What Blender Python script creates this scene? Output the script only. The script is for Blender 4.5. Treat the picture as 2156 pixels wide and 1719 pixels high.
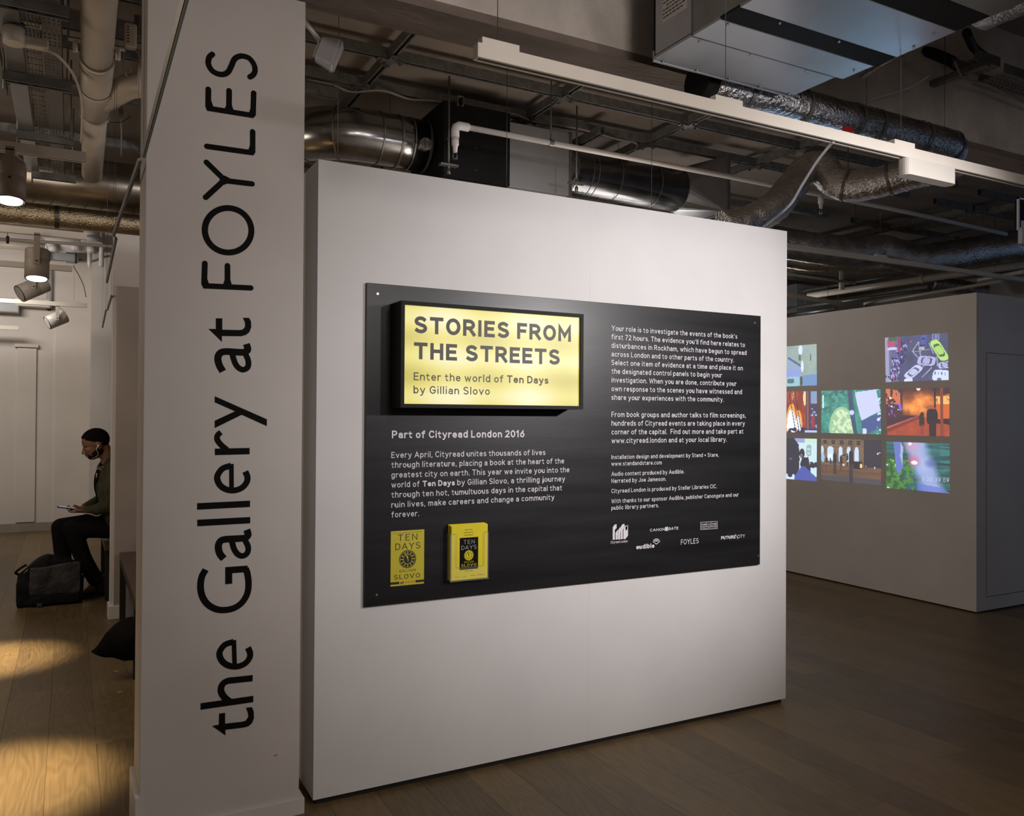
import bpy, bmesh, math, random
import numpy as np
from mathutils import Vector, Matrix
random.seed(7); rng = np.random.default_rng(5)
S = bpy.context.scene; C = S.collection
for o in list(bpy.data.objects): bpy.data.objects.remove(o)

# ------------------------------------------------------------------ camera
F, YAW, PITCH, ROLL, H = 1735.0, math.radians(28.2), math.radians(.55), math.radians(.35), 1.46
CX, CY = 1078.0, 859.5
c_, s_ = math.cos(YAW), math.sin(YAW)
M0 = np.array([[c_, -s_, 0], [0, 0, -1], [s_, c_, 0]])
cp, sp = math.cos(PITCH), math.sin(PITCH); P0 = np.array([[1, 0, 0], [0, cp, sp], [0, -sp, cp]])
cr, sr = math.cos(ROLL), math.sin(ROLL); Q0 = np.array([[cr, -sr, 0], [sr, cr, 0], [0, 0, 1]])
RC = Q0 @ P0 @ M0                                   # world -> camera (x right, y down, z forward)
def at(px, py, **k):
    """where the sight line of a photo pixel meets the plane X=, Y= or Z= of the room"""
    d = RC.T @ np.array([(px-CX)/F, (py-CY)/F, 1.0]); (a, v), = k.items()
    if a == 'D': t = v
    else:
        i = 'XYZ'.index(a); t = (v-(0, 0, H)[i])/d[i]
    return Vector((t*d[0], t*d[1], H+t*d[2]))
def prj(p):
    q = RC @ (np.array(p)-np.array([0, 0, H])); return (q[0]/q[2]*F+CX, q[1]/q[2]*F+CY, q[2])
cd = bpy.data.cameras.new('camera'); cam = bpy.data.objects.new('camera', cd); C.objects.link(cam)
cd.sensor_fit = 'HORIZONTAL'; cd.sensor_width = 36.0; cd.lens = F/2156*36; cd.clip_start = .05; cd.clip_end = 80
m = Matrix(np.column_stack([RC.T[:, 0], -RC.T[:, 1], -RC.T[:, 2]]).tolist()).to_4x4(); m.translation = (0, 0, H)
cam.matrix_world = m; S.camera = cam

# ------------------------------------------------------------------ light
W = bpy.data.worlds.new('world'); S.world = W; W.use_nodes = True
W.node_tree.nodes['Background'].inputs[0].default_value = (.9, .85, .8, 1); W.node_tree.nodes['Background'].inputs[1].default_value = .02
S.view_settings.view_transform = 'Standard'; S.view_settings.look = 'None'
S.view_settings.exposure = 0; S.view_settings.gamma = 1; S.view_settings.use_curve_mapping = False
def spot(name, loc, target, power, angle, blend, color, radius=.04):
    l = bpy.data.lights.new(name, 'SPOT'); l.energy = power; l.spot_size = math.radians(angle); l.spot_blend = blend
    l.color = color; l.shadow_soft_size = radius
    o = bpy.data.objects.new(name, l); C.objects.link(o); o.location = loc
    o.rotation_euler = (Vector(target)-Vector(loc)).to_track_quat('-Z', 'Y').to_euler(); return o
def area(name, loc, target, power, sx, sy, color):
    l = bpy.data.lights.new(name, 'AREA'); l.energy = power; l.shape = 'RECTANGLE'; l.size = sx; l.size_y = sy; l.color = color
    o = bpy.data.objects.new(name, l); C.objects.link(o); o.location = loc
    o.rotation_euler = (Vector(target)-Vector(loc)).to_track_quat('-Z', 'Y').to_euler(); return o
WARM = (1, .78, .48); NEUT = (1, .95, .955)
spot('panel_spot', (3.35, .05, 2.22), (2.48, 3.06, 1.58), 330, 60, 1.0, NEUT, .05)
spot('floor_spot', (2.6, .4, 2.3), (2.3, 2.2, 0), 14, 90, 1.0, WARM, .06)
spot('panel_spot', (2.2, -.5, 2.34), (1.8, 3.06, 1.3), 42, 80, 1.0, NEUT, .05)
spot('pillar_spot', (.9, .2, 2.3), (.9, 3.04, 1.35), 16, 36, 1.0, NEUT, .05)
spot('hall_spot', (-.33, 4.20, 2.6), (-.27, 3.80, 0), 1100, 24, 1.0, WARM, .05)
spot('hall_spot', (-.42, 6.1, 2.6), (-.38, 5.75, 0), 950, 21, 1.0, WARM, .05)
area('hall_fill', (-2.0, 5.6, 3.0), (-1.0, 8.0, 0), 42, 1.5, 4.0, (1, .86, .72))  # unseen soft fill added to brighten the hall beyond its spotlights
area('hall_fill', (-1.2, 10.0, 3.0), (-.6, 11.7, 1.2), 26, 1.0, .3, (1, .92, .84))  # unseen fill added to brighten the hall end wall
def lamp(name, loc, power, color, radius=.25):
    l = bpy.data.lights.new(name, 'POINT'); l.energy = power; l.color = color; l.shadow_soft_size = radius
    o = bpy.data.objects.new(name, l); C.objects.link(o); o.location = loc; return o
lamp('room_fill', (1.35, .45, 2.62), 46, (1, .9, .83), .2)  # this group: unseen soft fill added to brighten ceiling, beam and ducts
lamp('room_fill', (.4, -1.2, 1.9), 20, (1, .9, .83), .3)
lamp('room_fill', (2.9, 4.3, 2.1), 23, (1, .86, .74), .3)
lamp('room_fill', (4.7, 5.9, 2.6), 12, (1, .93, .9), .3)
lamp('room_fill', (9.0, 8.6, 2.75), 11, (.95, .92, .9), .2)
lamp('hall_fill', (-1.2, 4.6, 2.2), 16, (1, .82, .66), .3)  # unseen point fill added on the hall side
area('projector_glow', (9.6, 1.2, 1.7), (7.0, 3.8, 1.3), 8, .8, .6, (.35, .6, 1))
spot('projector_beam', (4.7, 2.1, 3.0), (5.99, 4.9, 1.4), 4, 50, .6, (.55, .6, 1), .03)

spot('picture_bounce', (5.7, 4.3, 1.6), (2.58, 2.43, 2.85), 45, 12, 1.0, (.35, .68, 1), .25)  # added lamp standing in for the pictures' bounce on the air unit

# ------------------------------------------------------------------ materials
def mat(name, col, rough=.6, metal=0.0, emit=None, es=0.0, spec=.5):
    m = bpy.data.materials.new(name); m.use_nodes = True; b = m.node_tree.nodes['Principled BSDF']
    b.inputs['Base Color'].default_value = (*col, 1); b.inputs['Roughness'].default_value = rough; b.inputs['Metallic'].default_value = metal
    b.inputs['Specular IOR Level'].default_value = spec
    if emit: b.inputs['Emission Color'].default_value = (*emit, 1); b.inputs['Emission Strength'].default_value = es
    return m
def nd(m, t, **k):
    n = m.node_tree.nodes.new(t)
    for a, v in k.items(): setattr(n, a, v)
    return n
def lk(m, a, b): m.node_tree.links.new(a, b)
def speckle(m, scale=30, lo=.9, hi=1.1, bump=0.0, stretch=(1, 1, 1), rvar=0.0, detail=4, bscale=None, dist=.01):
    """noise that varies the colour, the roughness and a fine relief"""
    b = m.node_tree.nodes['Principled BSDF']; col = list(b.inputs['Base Color'].default_value)
    g = nd(m, 'ShaderNodeNewGeometry'); mp = nd(m, 'ShaderNodeMapping'); mp.inputs['Scale'].default_value = stretch; lk(m, g.outputs['Position'], mp.inputs['Vector'])
    n = nd(m, 'ShaderNodeTexNoise'); n.inputs['Scale'].default_value = scale; n.inputs['Detail'].default_value = detail; lk(m, mp.outputs[0], n.inputs['Vector'])
    r = nd(m, 'ShaderNodeMapRange'); r.inputs[1].default_value = .3; r.inputs[2].default_value = .7; r.inputs[3].default_value = lo; r.inputs[4].default_value = hi; lk(m, n.outputs[0], r.inputs[0])
    v = nd(m, 'ShaderNodeVectorMath', operation='SCALE'); v.inputs[0].default_value = col[:3]; lk(m, r.outputs[0], v.inputs['Scale']); lk(m, v.outputs[0], b.inputs['Base Color'])
    if rvar:
        r0 = b.inputs['Roughness'].default_value
        q = nd(m, 'ShaderNodeMapRange'); q.inputs[1].default_value = .3; q.inputs[2].default_value = .7; q.inputs[3].default_value = max(.02, r0-rvar); q.inputs[4].default_value = r0+rvar
        lk(m, n.outputs[0], q.inputs[0]); lk(m, q.outputs[0], b.inputs['Roughness'])
    if bump:
        n2 = n
        if bscale: n2 = nd(m, 'ShaderNodeTexNoise'); n2.inputs['Scale'].default_value = bscale; n2.inputs['Detail'].default_value = 6; lk(m, mp.outputs[0], n2.inputs['Vector'])
        u = nd(m, 'ShaderNodeBump'); u.inputs['Strength'].default_value = bump; u.inputs['Distance'].default_value = dist; lk(m, n2.outputs[0], u.inputs['Height']); lk(m, u.outputs[0], b.inputs['Normal'])
    return m
WHITE = speckle(mat('white_emulsion', (.78, .765, .76), .62), 3, .96, 1.03, .08, bscale=260, dist=.002)
PILLAR = speckle(mat('pillar_emulsion', (.66, .62, .59), .6), 2.2, .93, 1.05, .08, bscale=260, dist=.002)
SKIRT = speckle(mat('white_gloss', (.72, .68, .65), .35), 6, .95, 1.04)
GREYWALL = speckle(mat('off_white_emulsion', (.62, .59, .57), .6), 2, .95, 1.05)
BACKWALL = speckle(mat('back_wall_emulsion', (.66, .61, .56), .6), 1.5, .93, 1.05)
PLASTER = speckle(mat('rough_plaster', (.74, .68, .63), .8), 4, .75, 1.12, .35, bscale=30, dist=.02)
SOFFIT = speckle(mat('raw_concrete', (.24, .195, .165), .85), 7, .72, 1.25, .5, stretch=(.35, 1, 1), bscale=40, dist=.02)
CEIL = speckle(mat('plasterboard', (.31, .265, .225), .85), 2.5, .85, 1.12, .1, bscale=60)
STEEL = speckle(mat('galvanised_strut', (.24, .24, .23), .5, .5), 25, .7, 1.2, rvar=.1)
GALV = speckle(mat('galvanised_sheet', (.36, .37, .39), .33, .9), 9, .94, 1.05, .02, rvar=.03)
GALVD = speckle(mat('dull_galvanised', (.22, .22, .21), .42, .7), 9, .8, 1.2, rvar=.1)
GREYBOX = speckle(mat('grey_sheet_metal', (.34, .35, .365), .5, .3), 5, .94, 1.05)
SPIRAL = speckle(mat('spiral_duct_metal', (.45, .45, .45), .22, 1), 5, .75, 1.1, .04, rvar=.07)
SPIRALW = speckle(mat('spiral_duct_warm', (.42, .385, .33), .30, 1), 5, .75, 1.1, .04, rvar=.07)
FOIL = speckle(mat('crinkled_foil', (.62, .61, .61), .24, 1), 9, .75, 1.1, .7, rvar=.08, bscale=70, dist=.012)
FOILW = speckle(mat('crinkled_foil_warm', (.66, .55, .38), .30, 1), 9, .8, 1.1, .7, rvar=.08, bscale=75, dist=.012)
BLACK = speckle(mat('black_board', (.0075, .0075, .008), .75, 0, spec=.2), 6, .8, 1.4)
PRINT = speckle(mat('printed_black', (.012, .012, .0135), .36, spec=.4), 12, .8, 1.3, .12, stretch=(.12, 1, 1.6), rvar=.02, bscale=140, dist=.001)
FRAME = speckle(mat('black_frame', (.010, .0095, .009), .6, spec=.25), 40, .85, 1.2)
VINYL = mat('black_vinyl', (.006, .0055, .005), .7, spec=.12)
INK = mat('dark_ink', (.022, .02, .016), .5)
LETTER = mat('white_letters', (.80, .77, .84), .5)
TRACK = speckle(mat('cream_track', (.68, .63, .56), .35), 8, .96, 1.03)
TRACKD = mat('track_slot', (.05, .048, .045), .5)
LAMPW = speckle(mat('white_lamp_body', (.60, .565, .51), .4), 8, .95, 1.04)
LAMPG = speckle(mat('taupe_lamp_body', (.26, .215, .175), .5), 8, .95, 1.04)
PIPE = speckle(mat('painted_pipe', (.66, .60, .52), .4), 7, .93, 1.04)
PVC = mat('white_plastic', (.74, .72, .71), .35)
RUBBER = mat('black_rubber', (.01, .01, .01), .6)
WIRE = mat('steel_wire', (.12, .115, .11), .4, .6)
ROD = mat('polished_rod', (.20, .19, .165), .4, 1)
RODD = mat('rod_slot', (.01, .011, .01), .5)
CABLE = mat('beige_cable', (.34, .30, .25), .6)
YELLOW = speckle(mat('yellow_paper', (.62, .53, .035), .5), 20, .96, 1.03)
YELLOW2 = speckle(mat('leaflet_yellow', (.80, .68, .01), .45), 20, .97, 1.03)
BRASS = mat('screw_brass', (.75, .6, .38), .3, .9)
HAIR = mat('black_hair', (.006, .005, .004), .9, spec=.12)
SKIN = speckle(mat('brown_skin', (.23, .115, .065), .5), 30, .85, 1.1)
PARKA = speckle(mat('olive_parka', (.060, .058, .034), .85, spec=.15), 14, .6, 1.25, .4, bscale=35, dist=.03)
TEE = mat('black_cotton', (.006, .006, .005), .9, spec=.12)
JEAN = speckle(mat('black_trousers', (.0065, .006, .006), .85, spec=.12), 20, .7, 1.4, .3, bscale=30, dist=.02)
LEATHER = speckle(mat('black_leather', (.011, .008, .007), .35), 20, .7, 1.4)
NYLON = speckle(mat('black_nylon', (.010, .010, .010), .7, spec=.12), 12, .6, 1.5, .4, bscale=25, dist=.03)
FLAP = speckle(mat('charcoal_nylon', (.038, .037, .037), .5, spec=.3), 10, .6, 1.5, .5, bscale=14, dist=.04)
COAT = speckle(mat('black_wool', (.007, .006, .0055), .95, spec=.12), 8, .6, 1.6, .3, bscale=30, dist=.02)
BENCH = speckle(mat('brown_bench_wood', (.075, .047, .035), .4), 12, .75, 1.2, stretch=(6, .6, 1))
BENCHL = mat('black_bench_leg', (.010, .010, .008), .5)
EARW = mat('white_earphone', (.8, .8, .82), .4)
GOLD = mat('yellow_sticker', (.55, .33, .04), .5)
LABEL = mat('paper_label', (.50, .46, .44), .6)
RED = mat('red_plastic', (.45, .02, .015), .5)
LENSM = mat('lit_lens', (1, 1, 1), .5, emit=(1, .97, .95), es=6)
SPK = speckle(mat('grey_white_plastic', (.44, .43, .43), .5), 30, .97, 1.03)
GAP = mat('joint_shadow', (.02, .017, .014), .9); SHG = mat('door_groove', (.20, .19, .18), .8)
SEAM = mat('light_joint', (.22, .165, .10), .8)
ACR = bpy.data.materials.new('clear_acrylic'); ACR.use_nodes = True
_n = ACR.node_tree.nodes; _b = _n['Principled BSDF']; _b.inputs['Base Color'].default_value = (.9, .92, .9, 1); _b.inputs['Roughness'].default_value = .05
_t = _n.new('ShaderNodeBsdfTransparent'); _x = _n.new('ShaderNodeMixShader'); _x.inputs[0].default_value = .05
lk(ACR, _t.outputs[0], _x.inputs[1]); lk(ACR, _b.outputs[0], _x.inputs[2]); lk(ACR, _x.outputs[0], _n['Material Output'].inputs[0])
# backlit sign face: three bright rows of tubes behind a yellow diffuser
SIGN = mat('backlit_yellow', (.5, .42, .1), .4)
def _sign():
    m = SIGN; b = m.node_tree.nodes['Principled BSDF']; g = nd(m, 'ShaderNodeNewGeometry'); sx = nd(m, 'ShaderNodeSeparateXYZ'); lk(m, g.outputs['Position'], sx.inputs[0])
    n = nd(m, 'ShaderNodeTexNoise'); n.inputs['Scale'].default_value = 3.4; n.inputs['Detail'].default_value = 0; lk(m, g.outputs['Position'], n.inputs['Vector'])
    a = nd(m, 'ShaderNodeMath', operation='MULTIPLY_ADD'); a.inputs[1].default_value = 2*math.pi/.150; a.inputs[2].default_value = -2*math.pi*(1.835)/.150; lk(m, sx.outputs[2], a.inputs[0])
    cz = nd(m, 'ShaderNodeMath', operation='COSINE'); lk(m, a.outputs[0], cz.inputs[0])
    x1 = nd(m, 'ShaderNodeMath', operation='MULTIPLY_ADD'); x1.inputs[1].default_value = 2*math.pi/.36; x1.inputs[2].default_value = -2*math.pi*1.285/.36; lk(m, sx.outputs[0], x1.inputs[0])
    cx = nd(m, 'ShaderNodeMath', operation='COSINE'); lk(m, x1.outputs[0], cx.inputs[0])
    s1 = nd(m, 'ShaderNodeMath', operation='MULTIPLY_ADD'); s1.inputs[1].default_value = .20; s1.inputs[2].default_value = .34; lk(m, cz.outputs[0], s1.inputs[0])
    s2 = nd(m, 'ShaderNodeMath', operation='MULTIPLY_ADD'); s2.inputs[1].default_value = .16; lk(m, cx.outputs[0], s2.inputs[0]); lk(m, s1.outputs[0], s2.inputs[2])
    s3 = nd(m, 'ShaderNodeMath', operation='ADD'); lk(m, s2.outputs[0], s3.inputs[0])
    s4 = nd(m, 'ShaderNodeMath', operation='MULTIPLY_ADD'); s4.inputs[1].default_value = .5; s4.inputs[2].default_value = -.10; lk(m, n.outputs[0], s4.inputs[0]); lk(m, s4.outputs[0], s3.inputs[1])
    r = nd(m, 'ShaderNodeValToRGB'); e = r.color_ramp.elements; e[0].position = .05; e[0].color = (.60, .52, .10, 1); e[1].position = .95; e[1].color = (1, .95, .62, 1)
    k = r.color_ramp.elements.new(.45); k.color = (.84, .74, .21, 1)
    lk(m, s3.outputs[0], r.inputs[0]); lk(m, r.outputs[0], b.inputs['Emission Color']); b.inputs['Emission Strength'].default_value = .93; b.inputs['Base Color'].default_value = (.03, .025, .01, 1)
_sign()
# oak floor: per-plank tone plus cathedral grain
OAK = mat('brown_oak', (.2, .15, .1), .42)
def _oak():
    m = OAK; b = m.node_tree.nodes['Principled BSDF']; g = nd(m, 'ShaderNodeNewGeometry'); oi = nd(m, 'ShaderNodeObjectInfo')
    ofs = nd(m, 'ShaderNodeVectorMath', operation='SCALE'); cmb = nd(m, 'ShaderNodeCombineXYZ'); lk(m, oi.outputs['Random'], cmb.inputs[0]); lk(m, oi.outputs['Random'], cmb.inputs[1]); lk(m, cmb.outputs[0], ofs.inputs[0]); ofs.inputs['Scale'].default_value = 57.0
    ad = nd(m, 'ShaderNodeVectorMath', operation='ADD'); lk(m, g.outputs['Position'], ad.inputs[0]); lk(m, ofs.outputs[0], ad.inputs[1])
    mp = nd(m, 'ShaderNodeMapping'); mp.inputs['Scale'].default_value = (7.5, 1.1, 1); lk(m, ad.outputs[0], mp.inputs['Vector'])
    n0 = nd(m, 'ShaderNodeTexNoise'); n0.inputs['Scale'].default_value = 1.0; n0.inputs['Detail'].default_value = 2; n0.inputs['Roughness'].default_value = .4; lk(m, mp.outputs[0], n0.inputs['Vector'])
    k = nd(m, 'ShaderNodeMath', operation='MULTIPLY'); k.inputs[1].default_value = 88; lk(m, n0.outputs[0], k.inputs[0])
    sn = nd(m, 'ShaderNodeMath', operation='SINE'); lk(m, k.outputs[0], sn.inputs[0])
    mp2 = nd(m, 'ShaderNodeMapping'); mp2.inputs['Scale'].default_value = (120, 3, 1); lk(m, ad.outputs[0], mp2.inputs['Vector'])
    n1 = nd(m, 'ShaderNodeTexNoise'); n1.inputs['Scale'].default_value = 1.0; n1.inputs['Detail'].default_value = 5; lk(m, mp2.outputs[0], n1.inputs['Vector'])
    n3 = nd(m, 'ShaderNodeTexNoise'); n3.inputs['Scale'].default_value = 2.2; lk(m, ad.outputs[0], n3.inputs['Vector'])
    v1 = nd(m, 'ShaderNodeMath', operation='MULTIPLY_ADD'); v1.inputs[1].default_value = .085; v1.inputs[2].default_value = .52; lk(m, sn.outputs[0], v1.inputs[0])
    v2 = nd(m, 'ShaderNodeMath', operation='MULTIPLY_ADD'); v2.inputs[1].default_value = .55; lk(m, n1.outputs[0], v2.inputs[0]); lk(m, v1.outputs[0], v2.inputs[2])
    v3 = nd(m, 'ShaderNodeMath', operation='MULTIPLY_ADD'); v3.inputs[1].default_value = .35; lk(m, oi.outputs['Random'], v3.inputs[0]); lk(m, v2.outputs[0], v3.inputs[2])
    v4 = nd(m, 'ShaderNodeMath', operation='MULTIPLY_ADD'); v4.inputs[1].default_value = .4; lk(m, n3.outputs[0], v4.inputs[0]); lk(m, v3.outputs[0], v4.inputs[2])
    r = nd(m, 'ShaderNodeValToRGB'); e = r.color_ramp.elements; e[0].position = .45; e[0].color = (.072, .047, .020, 1); e[1].position = 1.0; e[1].color = (.235, .158, .068, 1)
    v5 = nd(m, 'ShaderNodeMath', operation='MULTIPLY'); v5.inputs[1].default_value = .62; lk(m, v4.outputs[0], v5.inputs[0])
    lk(m, v5.outputs[0], r.inputs[0]); lk(m, r.outputs[0], b.inputs['Base Color'])
    q = nd(m, 'ShaderNodeMapRange'); q.inputs[3].default_value = .34; q.inputs[4].default_value = .5; lk(m, n1.outputs[0], q.inputs[0]); lk(m, q.outputs[0], b.inputs['Roughness'])
    u = nd(m, 'ShaderNodeBump'); u.inputs['Strength'].default_value = .12; u.inputs['Distance'].default_value = .002; lk(m, n1.outputs[0], u.inputs['Height']); lk(m, u.outputs[0], b.inputs['Normal'])
_oak()
# projected pictures: light thrown on the wall, colours in a vertex attribute
PROJ = mat('projected_picture', (.35, .34, .33), .7)
def _proj():
    b = PROJ.node_tree.nodes['Principled BSDF']; a = nd(PROJ, 'ShaderNodeVertexColor'); a.layer_name = 'Col'
    lk(PROJ, a.outputs[0], b.inputs['Emission Color']); b.inputs['Emission Strength'].default_value = 1.05
_proj()

# ------------------------------------------------------------------ mesh helpers
def origin_of(o):
    v = Vector((0, 0, 0))
    while o: v += o.location; o = o.parent
    return v
class MB:
    def __init__(s): s.v = []; s.f = []; s.sm = []
    def add(s, vs, fs, smooth=False):
        n = len(s.v); s.v += [tuple(map(float, p)) for p in vs]; s.f += [tuple(i+n for i in f) for f in fs]; s.sm += [smooth]*len(fs); return s
    def box(s, x0, x1, y0, y1, z0, z1, c=0.0):
        if x0 > x1: x0, x1 = x1, x0
        if y0 > y1: y0, y1 = y1, y0
        if z0 > z1: z0, z1 = z1, z0
        if c <= 0:
            vs = [(x, y, z) for x in (x0, x1) for y in (y0, y1) for z in (z0, z1)]
            return s.add(vs, [(0, 1, 3, 2), (4, 6, 7, 5), (0, 4, 5, 1), (2, 3, 7, 6), (0, 2, 6, 4), (1, 5, 7, 3)])
        c = min(c, (x1-x0)*.45, (y1-y0)*.45, (z1-z0)*.45); bm = bmesh.new(); bmesh.ops.create_cube(bm, size=1)
        for v in bm.verts: v.co = Vector(((x0+x1)/2+v.co.x*(x1-x0), (y0+y1)/2+v.co.y*(y1-y0), (z0+z1)/2+v.co.z*(z1-z0)))
        bmesh.ops.bevel(bm, geom=bm.edges[:], offset=c, segments=2, affect='EDGES', profile=.6)
        return s.bm(bm)
    def bm(s, bm, smooth=False):
        bm.verts.ensure_lookup_table(); bm.verts.index_update(); s.add([v.co[:] for v in bm.verts], [[v.index for v in f.verts] for f in bm.faces], smooth); bm.free(); return s
    def tube(s, pts, r, n=16, caps=True, smooth=True, squash=1.0):
        pts = [Vector(p) for p in pts]; k = len(pts); rr = r if isinstance(r, (list, tuple)) else [r]*k
        T = [(pts[min(i+1, k-1)]-pts[max(i-1, 0)]).normalized() for i in range(k)]
        up = Vector((0, 0, 1)) if abs(T[0].z) < .9 else Vector((1, 0, 0)); N = T[0].cross(up).normalized(); vs = []; fs = []
        for i in range(k):
            N = (N-T[i]*N.dot(T[i])).normalized(); B = T[i].cross(N)
            for j in range(n):
                a = 2*math.pi*j/n; vs.append(pts[i]+(N*math.cos(a)+B*math.sin(a)*squash)*rr[i])
        for i in range(k-1):
            for j in range(n): fs.append((i*n+j, i*n+(j+1) % n, (i+1)*n+(j+1) % n, (i+1)*n+j))
        s.add(vs, fs, smooth)
        if caps and n > 2: s.add(vs[:n], [tuple(range(n))[::-1]]); s.add(vs[-n:], [tuple(range(n))])
        return s
    def prism(s, prof, f, a, b):
        """extrude polygon prof (list of 2d) from a to b, f(u,v,t)->xyz"""
        n = len(prof); vs = [f(u, v, a) for u, v in prof]+[f(u, v, b) for u, v in prof]
        return s.add(vs, [tuple(range(n))[::-1], tuple(range(n, 2*n))]+[(i, (i+1) % n, n+(i+1) % n, n+i) for i in range(n)])
    def ball(s, c, r, u=16, v=12):
        r = r if isinstance(r, (tuple, list)) else (r, r, r); vs = []; fs = []
        for i in range(v+1):
            t = math.pi*i/v
            for j in range(u):
                p = 2*math.pi*j/u; vs.append((c[0]+r[0]*math.sin(t)*math.cos(p), c[1]+r[1]*math.sin(t)*math.sin(p), c[2]+r[2]*math.cos(t)))
        for i in range(v):
            for j in range(u): fs.append((i*u+j, (i+1)*u+j, (i+1)*u+(j+1) % u, i*u+(j+1) % u))
        return s.add(vs, fs, True)
    def build(s, name, m, parent=None, fixn=True):
        me = bpy.data.meshes.new(name); vs = np.array(s.v, float)
        if parent is None:
            o0 = Vector(((vs[:, 0].min()+vs[:, 0].max())/2, (vs[:, 1].min()+vs[:, 1].max())/2, vs[:, 2].min()))
        else: o0 = origin_of(parent)
        vs = vs-np.array(o0); me.from_pydata(vs.tolist(), [], s.f)
        me.polygons.foreach_set('use_smooth', s.sm); me.update()
        if fixn:
            b = bmesh.new(); b.from_mesh(me)
            bmesh.ops.remove_doubles(b, verts=b.verts, dist=1e-5); bmesh.ops.recalc_face_normals(b, faces=b.faces); b.to_mesh(me); b.free()
        me.materials.append(m); o = bpy.data.objects.new(name, me); C.objects.link(o)
        if parent is None: o.location = o0
        else: o.parent = parent
        return o
def tag(o, label=None, cat=None, group=None, kind=None):
    for k, v in (('label', label), ('category', cat), ('group', group), ('kind', kind)):
        if v: o[k] = v
    return o
def thing(name, label, cat, loc, group=None, kind=None):
    o = bpy.data.objects.new(name, None); C.objects.link(o); o.location = loc; o.empty_display_size = .05; return tag(o, label, cat, group, kind)
def smooth_pts(pts, n=6):
    pts = [Vector(p) for p in pts]; P = [pts[0]*2-pts[1]]+pts+[pts[-1]*2-pts[-2]]; out = []
    for i in range(1, len(P)-2):
        for k in range(n):
            t = k/n; a, b, c, d = P[i-1], P[i], P[i+1], P[i+2]
            out.append(.5*((2*b)+(c-a)*t+(2*a-5*b+4*c-d)*t*t+(3*b-a-3*c+d)*t**3))
    return out+[pts[-1]]

# ------------------------------------------------------------------ room shell
tag(MB().box(-6, 13, -5, 16, -.12, -.0125).build('floor', SEAM), kind='structure')
floor = bpy.data.objects['floor']
pw = .188; e0 = -.26; cnt = 0; planks = []
for i in range(-14, 56):
    x0 = e0+i*pw; y = -1+((i*0.77) % 1)*2.0
    while y < 13:
        L = 2.0; y1 = y+L
        vis = False
        for fx in (0, .5, 1):
            for fy in (0, .33, .67, 1):
                X = x0+fx*pw; Y = y+fy*L; u, v, d = prj((X, Y, 0))
                if d > .3 and -120 < u < 2280 and -50 < v < 1860 and not (X > .95 and Y > 3.5 and u < 1640): vis = True
        if vis: planks.append((prj((x0, (y+y1)/2, 0))[2], x0, y, y1))
        y = y1
planks.sort()
def plank_mb(b, x0, x1, y0, y1, c=.0007):
    g = .0003; x0 += g; x1 -= g; y0 += g; y1 -= g
    vs = [(x0, y0, -.012), (x1, y0, -.012), (x1, y1, -.012), (x0, y1, -.012), (x0, y0, -c), (x1, y0, -c), (x1, y1, -c), (x0, y1, -c),
          (x0+c, y0+c, 0), (x1-c, y0+c, 0), (x1-c, y1-c, 0), (x0+c, y1-c, 0)]
    fs = [(0, 1, 5, 4), (1, 2, 6, 5), (2, 3, 7, 6), (3, 0, 4, 7), (4, 5, 9, 8), (5, 6, 10, 9), (6, 7, 11, 10), (7, 4, 8, 11), (8, 9, 10, 11)]
    return b.add(vs, fs)
for k, (d, x0, y0, y1) in enumerate(planks[:299]):
    plank_mb(MB(), x0, x0+pw, y0, y1).build('plank', OAK, floor, fixn=False)
if len(planks) > 299:
    b = MB()
    for d, x0, y0, y1 in planks[299:]: plank_mb(b, x0, x0+pw, y0, y1)
    b.build('plank', OAK, floor)['kind'] = 'stuff'
ZC = 3.72
ceil_ = tag(MB().box(-6, 13, -5, 16, ZC, ZC+.2).build('ceiling', CEIL), kind='structure')
tag(MB().box(-6, 13, 15.8, 16, -.012, ZC).build('wall_far', GREYWALL), kind='structure')
tag(MB().box(-6, 13, -5, -4.8, -.012, ZC).build('wall_near', GREYWALL), kind='structure')
tag(MB().box(-6, -5.8, -4.8, 15.8, -.012, ZC).build('wall_left', GREYWALL), kind='structure')
tag(MB().box(12.8, 13, -4.8, 15.8, -.012, ZC).build('wall_right', GREYWALL), kind='structure')
tag(MB().box(-5.8, 2.2, 11.75, 11.95, 0, ZC).build('wall_hall_end', BACKWALL), kind='structure')
tag(MB().box(.215, .6, 11.2, 11.75, 0, ZC).build('trim_1', BACKWALL), kind='structure')
tag(MB().box(-.17, .215, 11.70, 11.75, 0, 3.05).build('trim_2', BACKWALL), kind='structure')
bb = MB().box(-5.8, -.17, 11.725, 11.75, 0, .11, .004)
tag(bb.build('baseboard_hall', speckle(mat('dim_skirting', (.30, .26, .22), .5), 6)), kind='structure')
# flush door in the hall end wall
dA = at(37, 733, Y=11.74); dB = at(122, 733, Y=11.74)
dr = thing('door_1', None, None, ((dA.x-.1+dB.x-.2)/2, 11.74, 0), kind='structure')
MB().box(dA.x, dB.x-.23, 11.715, 11.75, .12, dA.z, .004).build('door_leaf', BACKWALL, dr)
MB().box(dA.x-.03, dB.x-.21, 11.69, 11.75, dA.z+.01, dA.z+.05, .004).build('door_head', BACKWALL, dr)
# beam across the ceiling
beam = thing('trim_3', None, None, (3.5, 2.97, 2.985), kind='structure')
MB().box(-6, 13, 2.86, 3.08, 2.985, 3.02).build('soffit', SOFFIT, beam)
MB().box(-6, 13, 2.856, 3.084, 3.02, ZC).build('plaster_face', PLASTER, beam)
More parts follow.
